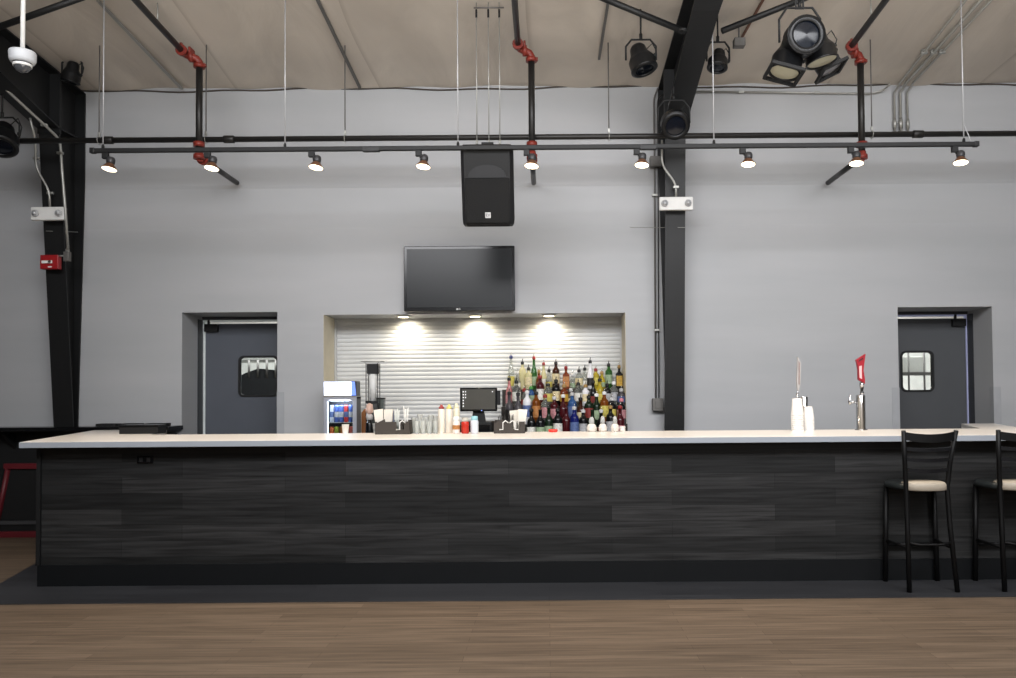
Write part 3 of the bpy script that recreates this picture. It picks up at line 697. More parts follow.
# ------------------------------------------------------------------ back counter and liquor riser
t = thing('back_counter', 'low dark back counter behind the bar under the serving alcove', 'counter', (-.75, 8.0, 0))
MB().box(-1.85, 1.87, -.28, .29, .0, .90).build('cabinet', BLACKM, t)
MB().box(-1.9, 1.90, -.32, .299, .90, .93, .003).build('worktop', mat('dark_worktop', (48, 46, 44), .35), t)
struct(MB().box(-2.326, .806, WY, SH-.02, .93, .9302).build('trim_9', mat('dark_sill', (48, 46, 44), .35)))
CZ = .9305
rows = {'A': (8.62, 1.46), 'B': (8.44, 1.28), 'C': (8.24, 1.10), 'D': (8.04, CZ)}
t = thing('bottle_riser', 'stepped black riser that carries the liquor bottles', 'shelf', (.17, 8.3, CZ))
for k in 'ABC':
    Y, Z = rows[k]; MB().box(-.66, .635, Y-.09-8.3, (Y+.09-8.3), 0, Z-CZ-.0005).build('step', mat('riser_dark', (40, 34, 28), .4), t)

# ------------------------------------------------------------------ bottles
def gm(key):
    T = {'clear': ((222, 226, 220), .9), 'cream': ((226, 218, 170), .35), 'green': ((62, 118, 56), .5), 'dark green': ((24, 40, 26), .1), 'amber': ((150, 82, 24), .5),
         'brown': ((66, 34, 20), .2), 'red': ((110, 30, 30), .3), 'maroon': ((70, 18, 24), .1), 'black': ((18, 18, 20), 0), 'blue': ((66, 110, 170), .5), 'deep blue': ((24, 34, 110), .3),
         'yellow': ((196, 176, 56), .35), 'pink': ((206, 140, 140), .3), 'orange': ((138, 66, 34), .4), 'white': ((226, 226, 230), 0), 'grey': ((96, 92, 96), .4)}
    c, tr = T[key]; return mat('glass_'+key.replace(' ', '_'), c, .1, trans=tr, ior=1.3, var=.03, spec=.7)
def lm(key):
    T = {'white': (222, 220, 212), 'cream': (214, 200, 160), 'red': (128, 46, 42), 'black': (24, 22, 22), 'gold': (200, 160, 60), 'green': (150, 170, 138), 'orange': (178, 120, 66), 'blue': (84, 102, 148), 'yellow': (200, 186, 92), 'pink': (186, 130, 134), 'silver': (170, 170, 172)}
    return mat('label_'+key, T[key], .55, var=.25, scale=60)
def profile(kind, r, h):
    if kind == 'wine': return [(r*.9, 0), (r, .006), (r, h*.60), (r*.85, h*.67), (r*.48, h*.75), (r*.40, h*.80), (r*.36, h*.96), (r*.42, h*.965), (r*.42, h*.99), (r*.36, h)]
    if kind == 'slim': return [(r*.85, 0), (r*.95, .006), (r*.93, h*.50), (r*.75, h*.6), (r*.42, h*.74), (r*.33, h*.96), (r*.4, h*.97), (r*.36, h)]
    if kind == 'squat': return [(r*.95, 0), (r, .008), (r, h*.5), (r*.85, h*.62), (r*.45, h*.70), (r*.36, h*.75), (r*.36, h*.95), (r*.45, h*.96), (r*.4, h)]
    return [(r*.93, 0), (r, .006), (r, h*.68), (r*.92, h*.74), (r*.55, h*.80), (r*.42, h*.84), (r*.36, h*.96), (r*.44, h*.965), (r*.40, h)]
def bottle(x, Y, Z, r, h, kind, g, lb, cp, lab, grp):
    t = thing('liquor_bottle', lab, 'bottle', (x, Y, Z), grp)
    ph = .042 if cp != 'none' else 0
    hb = h-ph
    sq = kind == 'square'
    n = 4 if sq else 18
    M = Matrix.Rotation(PI/4, 4, 'Z') if sq else Matrix.Identity(4)
    P = profile(kind, r*(1.28 if sq else 1), hb)
    if sq:
        b = MB(); b.box(-r, r, -r, r, 0, hb*.68, .006); b.lathe([(r*.95, hb*.675), (r*.45, hb*.76), (r*.36, hb*.8), (r*.36, hb)], 14)
    else: b = MB().lathe(P, n)
    b.build('glass', gm(g), t)
    z0, z1 = (.22, .58) if kind != 'wine' else (.14, .46)
    if lb:
        if sq: MB().box(-r*.86, r*.86, -r-.0015, -r+.001, hb*.12, hb*.58).build('paper_label', lm(lb), t)
        else:
            rr = (r*.9 if kind == 'slim' else r)+.0012
            if kind == 'slim': z0, z1 = .12, .40
            if kind == 'squat': z0, z1 = .15, .46
            MB().lathe([(rr, hb*z0), (rr, hb*z1)] if kind != 'slim' else [(rr*1.055, hb*z0), (rr*1.045, hb*z1)], n, cap=False).build('paper_label', lm(lb), t)
    if cp != 'none':
        cm = mat('cap_'+cp, {'black': (20, 20, 22), 'red': (140, 34, 34), 'blue': (50, 60, 110), 'gold': (160, 128, 74), 'silver': (190, 190, 190), 'green': (60, 130, 60), 'white': (225, 225, 225), 'pink': (215, 130, 140)}[cp], .3)
        e = MB().lathe([(r*.47, hb-.022), (r*.5, hb-.02), (r*.48, hb+.008), (.006, hb+.014)], 12).build('stopper', cm, t)
        MB().tube([(0, 0, hb+.01), (0, 0, hb+.026), (.004, 0, h)], .0045, 6).build('pour_spout', CHROME if cp != 'black' else BLACKM, e)
ROWS = {  # px, top py
'A': [(511, 355, 'slim', 'clear', 'yellow', 'blue'), (517.3, 371, 'slim', 'clear', 'white', 'silver'), (522.5, 361, 'liq', 'cream', None, 'black'), (528.6, 367, 'liq', 'cream', 'cream', 'black'),
      (534, 356, 'slim', 'green', 'green', 'red'), (539, 370, 'slim', 'amber', 'red', 'gold'), (543.7, 362, 'slim', 'cream', 'white', 'red'), (549, 369, 'slim', 'clear', 'yellow', 'black'),
      (556, 361, 'liq', 'brown', 'cream', 'black'), (566, 366, 'square', 'orange', 'orange', 'red'), (573, 373, 'slim', 'clear', 'green', 'silver'), (579, 369, 'liq', 'clear', 'cream', 'black'),
      (585, 367, 'slim', 'clear', 'white', 'black'), (590.2, 360, 'slim', 'white', 'black', 'black'), (596, 368, 'liq', 'yellow', 'yellow', 'red'), (601.8, 371, 'slim', 'yellow', 'green', 'gold'),
      (609, 363, 'liq', 'green', 'green', 'black'), (619, 365, 'square', 'black', 'gold', 'gold')],
'B': [(509, 377, 'slim', 'pink', 'pink', 'black'), (516.5, 380, 'liq', 'clear', 'white', 'black'), (524, 388, 'slim', 'clear', 'red', 'red'), (531, 386, 'liq', 'blue', 'green', 'green'),
      (540, 375, 'liq', 'maroon', 'white', 'red'), (548, 383, 'liq', 'clear', 'yellow', 'black'), (556, 379, 'liq', 'black', 'cream', 'black'), (564, 384, 'liq', 'orange', 'gold', 'gold'),
      (571, 388, 'squat', 'clear', 'cream', 'silver'), (578, 382, 'liq', 'clear', 'white', 'black'), (585.5, 384, 'liq', 'white', 'cream', 'gold'), (593, 380, 'slim', 'black', 'red', 'black'),
      (600, 378, 'wine', 'yellow', 'yellow', 'black'), (607, 383, 'liq', 'black', 'silver', 'black'), (614, 381, 'liq', 'clear', 'silver', 'white'), (621, 388, 'liq', 'grey', 'blue', 'silver')],
'C': [(509, 391, 'squat', 'grey', 'black', 'black'), (518, 392, 'squat', 'grey', 'silver', 'black'), (527, 390, 'liq', 'white', 'blue', 'white'), (536, 391, 'liq', 'amber', 'orange', 'black'),
      (545, 394, 'liq', 'clear', 'pink', 'red'), (554, 396, 'liq', 'maroon', 'pink', 'silver'), (563, 394, 'squat', 'maroon', None, 'white'), (572, 392, 'liq', 'blue', 'blue', 'silver'),
      (580.5, 397, 'squat', 'brown', 'cream', 'black'), (588.5, 395, 'liq', 'dark green', 'red', 'black'), (596.5, 393, 'wine', 'dark green', 'green', 'white'), (604, 391, 'liq', 'amber', 'yellow', 'white'),
      (612, 397, 'liq', 'black', 'yellow', 'silver'), (621, 398, 'liq', 'black', 'pink', 'pink')],
'D': [(510, 412, 'wine', 'black', 'silver', 'black'), (520, 411, 'wine', 'grey', 'white', 'black'), (531, 408, 'wine', 'black', 'white', 'black'), (540, 412, 'wine', 'black', 'green', 'none'),
      (548.5, 410, 'wine', 'dark green', 'green', 'none'), (557.5, 408, 'liq', 'black', 'white', 'black'), (566, 410, 'wine', 'maroon', None, 'none'), (574, 406, 'liq', 'deep blue', 'blue', 'silver'),
      (583, 409, 'liq', 'black', 'silver', 'silver'), (592, 412, 'wine', 'dark green', 'green', 'none'), (601, 409, 'wine', 'black', 'red', 'silver'), (610, 405, 'liq', 'black', 'silver', 'yellow' if 0 else 'gold'), (620, 405, 'wine', 'maroon', 'pink', 'red')]}
ORD = ['first', 'second', 'third', 'fourth', 'fifth', 'sixth', 'seventh', 'eighth', 'ninth', 'tenth', 'eleventh', 'twelfth', 'thirteenth', 'fourteenth', 'fifteenth', 'sixteenth', 'seventeenth', 'eighteenth']
TN = {'A': 'top', 'B': 'second', 'C': 'third', 'D': 'front'}
gname = {'white': 'opaque white', 'cream': 'cream-coloured'}
for k, L in ROWS.items():
    Y, Z = rows[k]; xs = [at(p[0], 380, Y).x for p in L]
    for i, (px, py, kind, g, lb, cp) in enumerate(L):
        gap = min([abs(xs[i]-xs[j]) for j in (i-1, i+1) if 0 <= j < len(L)])
        r = min(.045 if kind != 'slim' else .040, math.hypot(gap, .05)/2-.0006)
        if kind == 'square': r = min(r, .037)
        if k == 'A' and kind != 'square': r = min(r, .039)
        h = at(px, py-2.5, Y).z-Z
        gn = gname.get(g, g); shape = {'wine': 'wine', 'slim': 'slim', 'squat': 'squat', 'square': 'square', 'liq': 'round-shouldered'}[kind]
        place = (ORD[i]+' from the left') if i < len(L)/2 else ((ORD[len(L)-1-i]+' from the right') if i < len(L)-1 else 'rightmost')
        lab = '%s %s bottle%s, %s on the %s tier' % (gn, shape, (' with '+lb+' label') if lb else '', place, TN[k])
        bottle(xs[i], Y+(-.022 if i % 2 else .028), Z, r, h, kind, g, lb, cp, lab, 'liquor bottles on the stepped riser')

# ------------------------------------------------------------------ drinks fridge
a = at(323.5, 430, 7.95); c = at(356.5, 381, 7.95); W = c.x-a.x; H = c.z-CZ
t = thing('drinks_fridge', 'small countertop drinks fridge with lit header at the left of the alcove', 'fridge', ((a.x+c.x)/2, 7.95, CZ)); t.scale = (1, .62, 1)
FG = mat('fridge_grey', (158, 160, 168), .4); CASE = mat('fridge_case', (52, 54, 60), .4)
hz = H-.155
b = MB(); b.box(-W/2, W/2, .02, .29, 0, .03); b.box(-W/2, W/2, .27, .29, 0, hz); b.box(-W/2, -W/2+.02, .02, .29, 0, hz); b.box(W/2-.02, W/2, .02, .29, 0, hz); b.box(-W/2, W/2, .02, .29, hz-.02, hz)
b.build('cabinet', CASE, t)
b = MB(); b.prism([(-W/2, hz+.005), (W/2, hz+.005), (W/2, H), (-W/2, H)], .0, .25, 'y'); b.build('header_box', CASE, t)
MB().prism([(-W/2+.006, hz+.012), (W/2-.05, hz+.012), (W/2-.05, H-.006), (-W/2+.004, H-.006)], -.006, -.0005, 'y').build('lit_sign', mat('sign_white', (240, 244, 255), .4, emit=2.2, ecol=(225, 235, 255)), t)
MB().prism([(W/2-.05, hz+.012), (W/2-.004, hz+.012), (W/2-.018, H-.006), (W/2-.05, H-.006)], -.006, -.0005, 'y').build('blue_sign_edge', mat('sign_blue', (110, 140, 235), .4, emit=1.0), t)
d = MB(); fx = .038
d.box(-W/2, -W/2+fx, -.005, .018, .012, hz-.004, .003); d.box(W/2-fx, W/2, -.005, .018, .012, hz-.004, .003); d.box(-W/2+fx, W/2-fx, -.005, .018, .012, .06, .003); d.box(-W/2+fx, W/2-fx, -.005, .018, hz-.045, hz-.004, .003)
dd = d.build('door', FG, t)
MB().box(-W/2+fx, W/2-fx, .004, .008, .06, hz-.045).build('glass_pane', GLASS, dd)
MB().box(-W/2+fx-.002, -W/2+fx+.006, .009, .016, .06, hz-.045).build('door_light', mat('fridge_led', (220, 235, 255), .4, emit=5), dd)
MB().box(-W/2+.02, W/2-.02, .03, .27, .205, .212).build('wire_shelf', GALV, t)
fl = bpy.data.lights.new('fridge_glow', 'AREA'); fl.size = .2; fl.energy = 3.5; fl.color = (.75, .85, 1)
fo = bpy.data.objects.new('fridge_glow', fl); C.objects.link(fo); fo.parent = t; fo.location = (0, .06, hz-.03); 
cans = [[('silver', 'silver and blue'), ('blue', 'silver and blue'), ('blue', 'silver and blue'), ('red', 'red'), ('blue', 'silver and blue')], [('orange', 'orange'), ('green', 'green'), ('gold', 'gold'), ('black', 'dark'), ('pink', 'pink')]]
cw = (W-.09)/5
for ri, (row, z0, hh) in enumerate(zip(cans, (.2125, .0305), (.17, .14))):
    for i, (cc, nm) in enumerate(row):
        x = -W/2+.045+cw*(i+.5)
        q = thing('drink_can', '%s drink can, %s from the left on the %s fridge shelf' % ({'silver': 'silver', 'blue': 'silver-blue'}.get(cc, nm), ORD[i], 'upper' if ri == 0 else 'lower'), 'can', (t.location.x+x, 7.95+.055, CZ+z0), 'cans in the drinks fridge')
        r = cw*.45
        if ri == 0:
            MB().lathe([(r*.8, 0), (r, .008), (r, hh-.012), (r*.8, hh)], 14).build('can_body', mat('can_'+cc+'_s', {'silver': (200, 205, 215), 'blue': (80, 105, 180), 'red': (190, 60, 60)}[cc], .3, .3), q)
            MB().lathe([(r+.0008, hh*.3), (r+.0008, hh*.62)], 14, cap=False).build('can_band', lm('silver' if cc == 'blue' else 'blue'), q)
        else:
            MB().lathe([(r*.8, 0), (r, .008), (r, hh-.012), (r*.8, hh)], 14).build('can_body', mat('can_'+cc, {'orange': (170, 84, 40), 'green': (130, 140, 40), 'gold': (140, 90, 40), 'black': (60, 50, 70), 'pink': (180, 90, 80)}[cc], .3, .2), q)
            MB().lathe([(r*.8, hh), (r*.75, hh-.002), (.001, hh-.002)], 14).build('can_lid', GALV, q)
c = at(356.5, 396, 8.05); t = thing('syrup_carton', 'narrow orange carton standing behind the right side of the fridge', 'carton', (c.x+.035, 8.27, CZ))
MB().box(-.03, .03, -.03, .03, 0, .30, .003).build('carton_body', mat('carton_orange', (186, 120, 70), .6), t); MB().prism([(-.03, .30), (.03, .30), (0, .34)], -.03, .03, 'y').build('gable_top', mat('carton_orange', (0, 0, 0)), t)
def cup(name, px, y0, y1, Y, Z, rt, rb, m, lab, cat='cup', grp=None, n=1, inv=False):
    c = at(px, (y0+y1)/2, Y); h = at(px, y0, Y).z-Z
    t = thing(name, lab, cat, (c.x, Y, Z), grp)
    pr = [(rb, 0), (rt, h), (rt*1.04, h), (rt*1.04, h-.006), (rt*.95, h-.004), (rb*.9, .004), (.001, .004)]
    MB().lathe(pr, 20, cap=False).build('cup_wall', m, t)
    return t
t = cup('white_cup', 345.5, 424.5, 433, 6.80, TOPZ, .030, .023, WHITE, 'small white cup on the bar top in front of the drinks fridge')
MB().lathe([(.028, .06), (.001, .06)], 16, cap=False).build('foam', WHITE, t)

# ------------------------------------------------------------------ cup dispenser
c = at(373, 400, 8.0); zt = at(373, 363.5, 8.0).z-CZ
t = thing('cup_dispenser', 'tall black cup dispenser stand with a white cup stack', 'dispenser', (c.x, 8.0, CZ))
b = MB()
for sx in (-1, 1):
    for sy in (-1, 1): b.tube([(sx*.058, sy*.05, 0), (sx*.058, sy*.05, zt)], .0045, 6)
b.build('frame', BLACKM, t)
MB().box(-.065, .065, -.055, .055, 0, .012).build('base', BLACKM, t)
MB().tube([(x_*.115, y_*.05, zt+.02) for x_, y_ in ((-.9, -1), (.9, -1), (1, -.6), (1, .6), (.9, 1), (-.9, 1), (-1, .6), (-1, -.6))], .004, 6, closed=True).build('top_wire', GALV, t)
b = MB()
for sx in (-1, 1): b.tube([(sx*.058, -.05, zt), (sx*.08, -.05, zt+.02)], .004, 6)
b.build('top_bracket', GALV, t)
MB().box(-.052, .052, -.045, .045, zt-.105, zt-.005, .003).build('upper_sleeve', BLACKM, t)
MB().box(-.064, .064, -.056, -.050, .40, .425).build('middle_bar', BLACKM, t)
MB().box(-.052, .052, -.045, .045, .20, .40, .002).build('lower_sleeve', mat('smoked_sleeve', (92, 96, 96), .15, trans=.4), t)
MB().box(-.056, -.020, -.053, -.048, .28, .395).build('pale_card', WHITE, t)
q = thing('cup_stack', 'white paper cup stack inside the tall black dispenser', 'cup stack', (c.x, 8.0, CZ+.426))
MB().lathe([(.033, 0), (.042, zt-.105-.426)], 20).build('cups', WHITE, q)
c = at(387, 420, 8.1); q = thing('clear_container', 'clear upright container beside the cup dispenser', 'container', (c.x-.08, 8.16, CZ))
MB().box(-.045, .045, -.04, .04, 0, .44, .006).build('container_body', mat('grey_clear', (128, 134, 130), .12, trans=.5), q); MB().box(-.047, .047, -.042, .042, .44, .455, .004).build('lid', BLACKM, q)
# pink topped black bottle
c = at(369.5, 430, 7.85); hh = at(369.5, 402.5, 7.85).z-CZ
q = thing('pump_bottle', 'black bottle with round pale pink cap left of the first bar caddy', 'bottle', (c.x, 7.85, CZ))
MB().lathe([(.035, 0), (.038, .01), (.040, .12), (.030, .20), (.022, .235)], 18).build('bottle_body', BLACKG, q)
MB().lathe([(.024, .235), (.032, .245), (.036, .27), (.030, .29), (.018, .295)], 18).build('collar', mat('collar_grey', (188, 184, 180), .4), q)
MB().lathe([(.012, .29), (.034, .31), (.038, .335), (.03, hh-.02), (.001, hh-.005)], 18).build('cap', mat('pink_cap', (214, 178, 160), .4), q)

# ------------------------------------------------------------------ caddies
CAD = mat('caddy_brown', (58, 52, 47), .5)
def caddy(px0, px1, ytop, lab, cuts):
    Y = 6.70; a = at(px0, 434, Y); c = at(px1, ytop, Y); W = c.x-a.x; h = c.z-TOPZ
    t = thing('bar_caddy', lab, 'caddy', ((a.x+c.x)/2, Y, TOPZ), 'napkin and straw caddies on the bar')
    b = MB(); d = .075; th = .006
    b.box(-W/2, W/2, -d, d, 0, th)
    b.box(-W/2, W/2, d-th, d, 0, h); b.box(-W/2, -W/2+th, -d, d, 0, h*.9); b.box(W/2-th, W/2, -d, d, 0, h*.9)
    for f in cuts: b.box(-W/2+W*f-th/2, -W/2+W*f+th/2, -d+.002, d, 0, h*.9)
    b.build('tray', CAD, t)
    # front wall with notch
    n0, n1 = cuts[-1]-.16, cuts[-1]+.06
    X = lambda f: -W/2+W*f
    MB().prism([(X(0), 0), (X(1), 0), (X(1), h*.9), (X(n1), h*.9), (X(n1), h*.35), (X(n0), h*.35), (X(n0), h*.9), (X(.3), h*.9), (X(.28), h*1.1), (X(0), h*.75)], -d-.001, -d+th, 'y').build('front_wall', CAD, t)
    return t, W, h
t1, W1, h1 = caddy(377, 411, 420, 'dark brown bar caddy with white napkins beside the clear glasses', (.45, .78))
t2, W2, h2 = caddy(494.5, 525, 420, 'dark brown bar caddy with black straws in front of the first bottles', (.35, .75))
def napkin(px, py, Y, rz, ry, lab):
    c = at(px, 430, Y); h = at(px, py, Y).z-TOPZ-.008
    q = thing('napkin_stack', lab, 'napkins', (c.x, Y, TOPZ+.0075), 'white napkin stacks in the caddies'); q.rotation_euler = (0, ry, rz)
    b = MB()
    b.prism([(-.028, 0), (.028, 0), (.040, h), (-.036, h-.004)], -.018, .018, 'y').build('folded_napkins', mat('napkin_white', (232, 226, 214), .8, bump=.4, scale=60, stretch=(8, 1, .3)), q)
napkin(380.5, 409, 6.70, .1, -.10, 'white napkins leaning left in the caddy beside the cup dispenser')
napkin(388, 409, 6.72, -.05, .03, 'white napkins upright in the caddy beside the cup dispenser')
napkin(515, 410, 6.735, 0, -.05, 'white napkins leaning left in the caddy before the liquor bottles')
napkin(520.5, 409, 6.69, 0, .10, 'white napkins leaning right in the caddy before the liquor bottles')
def straws(px, py, n, m, lab, Y=6.69, sp=.025):
    c = at(px, 430, Y); h = at(px, py, Y).z-TOPZ-.01
    q = thing('straw_bundle', lab, 'straws', (c.x, Y, TOPZ+.0075), 'straw bundles in the caddies')
    for i in range(n):
        a = 2*PI*i/n; MB().tube([(.01*math.cos(a), .01*math.sin(a), 0), (sp*math.cos(a)*.8, sp*math.sin(a)*.5, h*(.85+.15*random.random()))], .003, 6).build('straw', m, q)
straws(397, 407, 9, mat('straw_clear', (205, 210, 206), .3), 'pale straws standing in the caddy next to the glasses')
straws(406, 405, 7, mat('straw_white', (228, 228, 224), .4), 'white straws at the right end of the caddy next to the glasses')
straws(393, 410, 5, mat('straw_blue', (110, 118, 140), .4), 'bluish stirrers in the middle of the caddy beside the glasses', Y=6.735)
straws(502, 414, 9, mat('straw_black', (22, 22, 24), .4), 'black straws in the left part of the caddy before the bottles', sp=.04)
straws(511, 413, 6, mat('straw_black', (22, 22, 24), .4), 'black stirrers in the middle of the caddy before the bottles')
for i, (px, s) in enumerate(((503, 1), (515, -1), (400, 1))):   # white utensil clips hanging on caddy fronts
    c = at(px, 426, 6.70-.075)
    q = thing('white_clip', ['white bent clip hooked on the left front of the caddy before the bottles', 'white clip hooked on the right front of the caddy before the bottles', 'white clip hooked on the front of the caddy beside the glasses'][i], 'clip', (c.x, 6.62, c.z))
    b = MB(); b.tube([(-.03*s, -.006, -.03), (0, -.006, -.028), (.0, -.006, .028), (.02*s, -.002, .045), (.045*s, -.001, .025)], .005, 6); b.build('clip_wire', WHITE, q)

# ------------------------------------------------------------------ glasses on the bar
CG = mat('glassware', (232, 236, 234), .08, trans=.72, ior=1.12, var=0)
gp = [(414, 417.5, 6.82), (420, 414.5, 6.84), (426, 417, 6.80), (431, 415, 6.85), (436.2, 416, 6.82), (417, 421, 6.70), (423.2, 420.5, 6.69), (429.5, 421, 6.70), (435.5, 421, 6.71)]
gl = ['first', 'second', 'third', 'fourth', 'fifth']
for i, (px, py, Y) in enumerate(gp):
    c = at(px, 430, Y); h = at(px, py, Y).z-TOPZ; r = .0225
    q = thing('drinking_glass', 'clear drinking glass, %s from the left in the %s row between caddy and juice bottles' % (gl[i] if i < 5 else gl[i-5], 'rear' if i < 5 else 'front'), 'glass', (c.x, Y, TOPZ), 'clear glasses on the bar top')
    MB().lathe([(r*.75, 0), (r*.8, .004), (r, h), (r*.92, h), (r*.74, .012), (.001, .010)], 18, cap=False).build('glass_wall', CG, q)
    MB().lathe([(r*.74, .0), (.001, .0005)], 18).build('glass_base', CG, q)
# pour bottles
def pourb(px, py, r, capc, body, Y, lab, short=False, band=None):
    c = at(px, 430, Y); h = at(px, py, Y).z-TOPZ
    q = thing('juice_pour_bottle' if not short else 'condiment_jar', lab, 'bottle' if not short else 'jar', (c.x, Y, TOPZ))
    if not short:
        MB().lathe([(r*.9, 0), (r, .006), (r, h*.80), (r*.7, h*.86)], 20).build('bottle_body', body, q)
        MB().lathe([(r*.8, h*.85), (r*.8, h*.90), (r*.45, h*.94), (r*.38, h), (.001, h)], 18).build('pour_cap', capc, q)
    else:
        MB().lathe([(r*.85, 0), (r, .01), (r, h*.68), (r*.8, h*.78)], 20).build('jar_body', body, q)
        MB().lathe([(r*.84, h*.76), (r*.88, h*.78), (r*.86, h*.97), (r*.6, h), (.001, h)], 20).build('lid', capc, q)
    if band: MB().lathe([(r+.001, h*.25), (r+.001, h*.5)], 20, cap=False).build('band', band, q)
CRM = mat('juice_bottle_white', (236, 228, 214), .35, trans=.1)
pourb(441.5, 404.5, .029, mat('juice_red', (150, 50, 48), .4), CRM, 6.78, 'tall white pour bottle with dark red top')
pourb(449.2, 404.5, .029, mat('juice_yellow', (212, 200, 110), .4), CRM, 6.78, 'tall white pour bottle with yellow top')
pourb(456.5, 403.5, .028, mat('cream_top', (228, 222, 190), .4), mat('juice_cream', (226, 220, 196), .35), 6.84, 'tall cream pour bottle with pale top, behind the squeeze jars')
pourb(456.3, 416.5, .031, WHITE, mat('jar_white', (228, 220, 212), .4), 6.66, 'short white jar with orange markings and a white lid', True, lm('orange'))
pourb(465.2, 417.5, .032, mat('jar_lid_clear', (180, 176, 166), .3), mat('cherry_red', (180, 44, 30), .2), 6.66, 'clear jar full of red cherries on the bar', True)
pourb(474.5, 416.0, .033, mat('jar_lid_blue', (140, 190, 200), .4), mat('jar_bluewhite', (205, 212, 220), .35), 6.66, 'white jar with light blue lid on the bar next to the cherry jar', True)

# ------------------------------------------------------------------ POS
c = at(478, 399, 7.8); a = at(460, 411.5, 7.8); e = at(497, 387.5, 7.8)
t = thing('pos_terminal', 'black point of sale touchscreen left of the liquor bottles', 'monitor', (c.x, 7.8, CZ))
MB().box(a.x-c.x, e.x-c.x, 0, .045, a.z-CZ, e.z-CZ, .006).build('monitor_case', BLACKG, t)
sc = MB().box(a.x-c.x+.018, e.x-c.x-.018, -.002, 0, a.z-CZ+.02, e.z-CZ-.016).build('screen', mat('pos_screen', (74, 72, 66), .3, emit=.12), t)
b = MB(); ic = mat('screen_icon', (220, 220, 220), .5, emit=.8)
for i in range(6): b.box(a.x-c.x+.028, a.x-c.x+.038, -.0032, -.002, e.z-CZ-.045-.028*i, e.z-CZ-.033-.028*i)
for i in range(3): b.box(a.x-c.x+.050, a.x-c.x+.060, -.0032, -.002, e.z-CZ-.045-.028*i, e.z-CZ-.033-.028*i)
b.box(e.x-c.x-.05, e.x-c.x-.04, -.0032, -.002, e.z-CZ-.045, e.z-CZ-.035)
b.build('icons', ic, sc)
MB().box(.03, .04, -.003, -.001, a.z-CZ+.005, a.z-CZ+.012).build('power_light', mat('power_blue', (140, 160, 240), .4, emit=1.5), t)
MB().prism([(-.07, .2125), (.07, .2125), (.045, a.z-CZ+.05), (-.045, a.z-CZ+.05)], .045, .09, 'y').build('stand', BLACKM, t)
MB().box(e.x-c.x, e.x-c.x+.03, .0, .05, a.z-CZ+.06, e.z-CZ-.03, .003).build('card_reader', BLACKM, t)
q = thing('cash_drawer', 'black cash drawer under the point of sale touchscreen', 'cash drawer', (c.x+.0, 7.9, CZ))
MB().box(-.18, .135, -.17, .17, 0, .212, .004).build('drawer_case', BLACKM, q)
f = MB().box(-.17, .125, -.176, -.17, .02, .19, .003).build('drawer_front', BLACKG, q); MB().lathe([(.008, 0), (.008, .006)], 12, c=(.10, -.176, .07), M=Matrix.Rotation(PI/2, 4, 'X')).build('key_lock', CHROME, f)
c = at(503, 424, 7.75); q = thing('receipt_printer', 'small black receipt printer right of the touchscreen', 'printer', (c.x-.02, 7.86, CZ))
MB().box(-.065, .065, -.08, .08, 0, .15, .01).build('printer_body', BLACKM, q); MB().box(-.04, .04, -.05, -.03, .15, .19, .001).build('paper', WHITE, q)

# shakers at right front
SHK = mat('frosted_white', (226, 220, 212), .3, trans=.15)
for i, (px, py, r) in enumerate(((591.7, 417, .042), (602.8, 416, .036), (615, 416, .034))):
    Y = 6.83; c = at(px, 430, Y); h = at(px, py, Y).z-TOPZ
    q = thing('glass_candle_holder', ['round frosted white candle holder, leftmost of three before the bottles', 'middle frosted white candle holder with clear dome before the bottles', 'right frosted white candle holder with clear dome before the bottles'][i], 'candle holder', (c.x, Y, TOPZ), 'candle holders on the bar')
    MB().lathe([(r*.7, 0), (r*.95, .01), (r, .03), (r*.85, .055), (r*.5, .068)], 22).build('bowl', SHK, q)
    MB().lathe([(r*.52, .066), (r*.56, .09), (r*.5, h-.015), (r*.25, h), (.001, h)], 18).build('dome' if i else 'neck', mat('shaker_top', (196, 198, 196), .1, trans=.4), q)
    b = MB()
    for k in range(10):
        a_ = 2*PI*k/10; b.lathe([(.001, -.007), (.007, 0), (.001, .007)], 8, c=(r*.92*math.cos(a_), r*.92*math.sin(a_), .032))
    b.build('bead_band', SHK, q)
c = at(622.5, 430, 6.84); q = thing('small_jar', 'small white lidded jar at the right end before the bottles', 'jar', (c.x, 6.84, TOPZ)); MB().lathe([(.022, 0), (.024, .005), (.024, .03)], 18).build('jar_body', SHK, q); MB().lathe([(.025, .03), (.025, .042), (.001, .043)], 18).build('lid', WHITE, q)
c = at(553, 431, 6.82); q = thing('red_dish', 'small flat red dish on the bar before the wine bottles', 'dish', (c.x, 6.82, TOPZ)); MB().lathe([(.03, 0), (.038, .004), (.04, .024), (.036, .024), (.03, .008), (.001, .008)], 22).build('dish', mat('dish_red', (220, 60, 50), .35), q); MB().lathe([(.032, .016), (.001, .018)], 18).build('filling', mat('dish_red2', (196, 50, 44), .5), q)

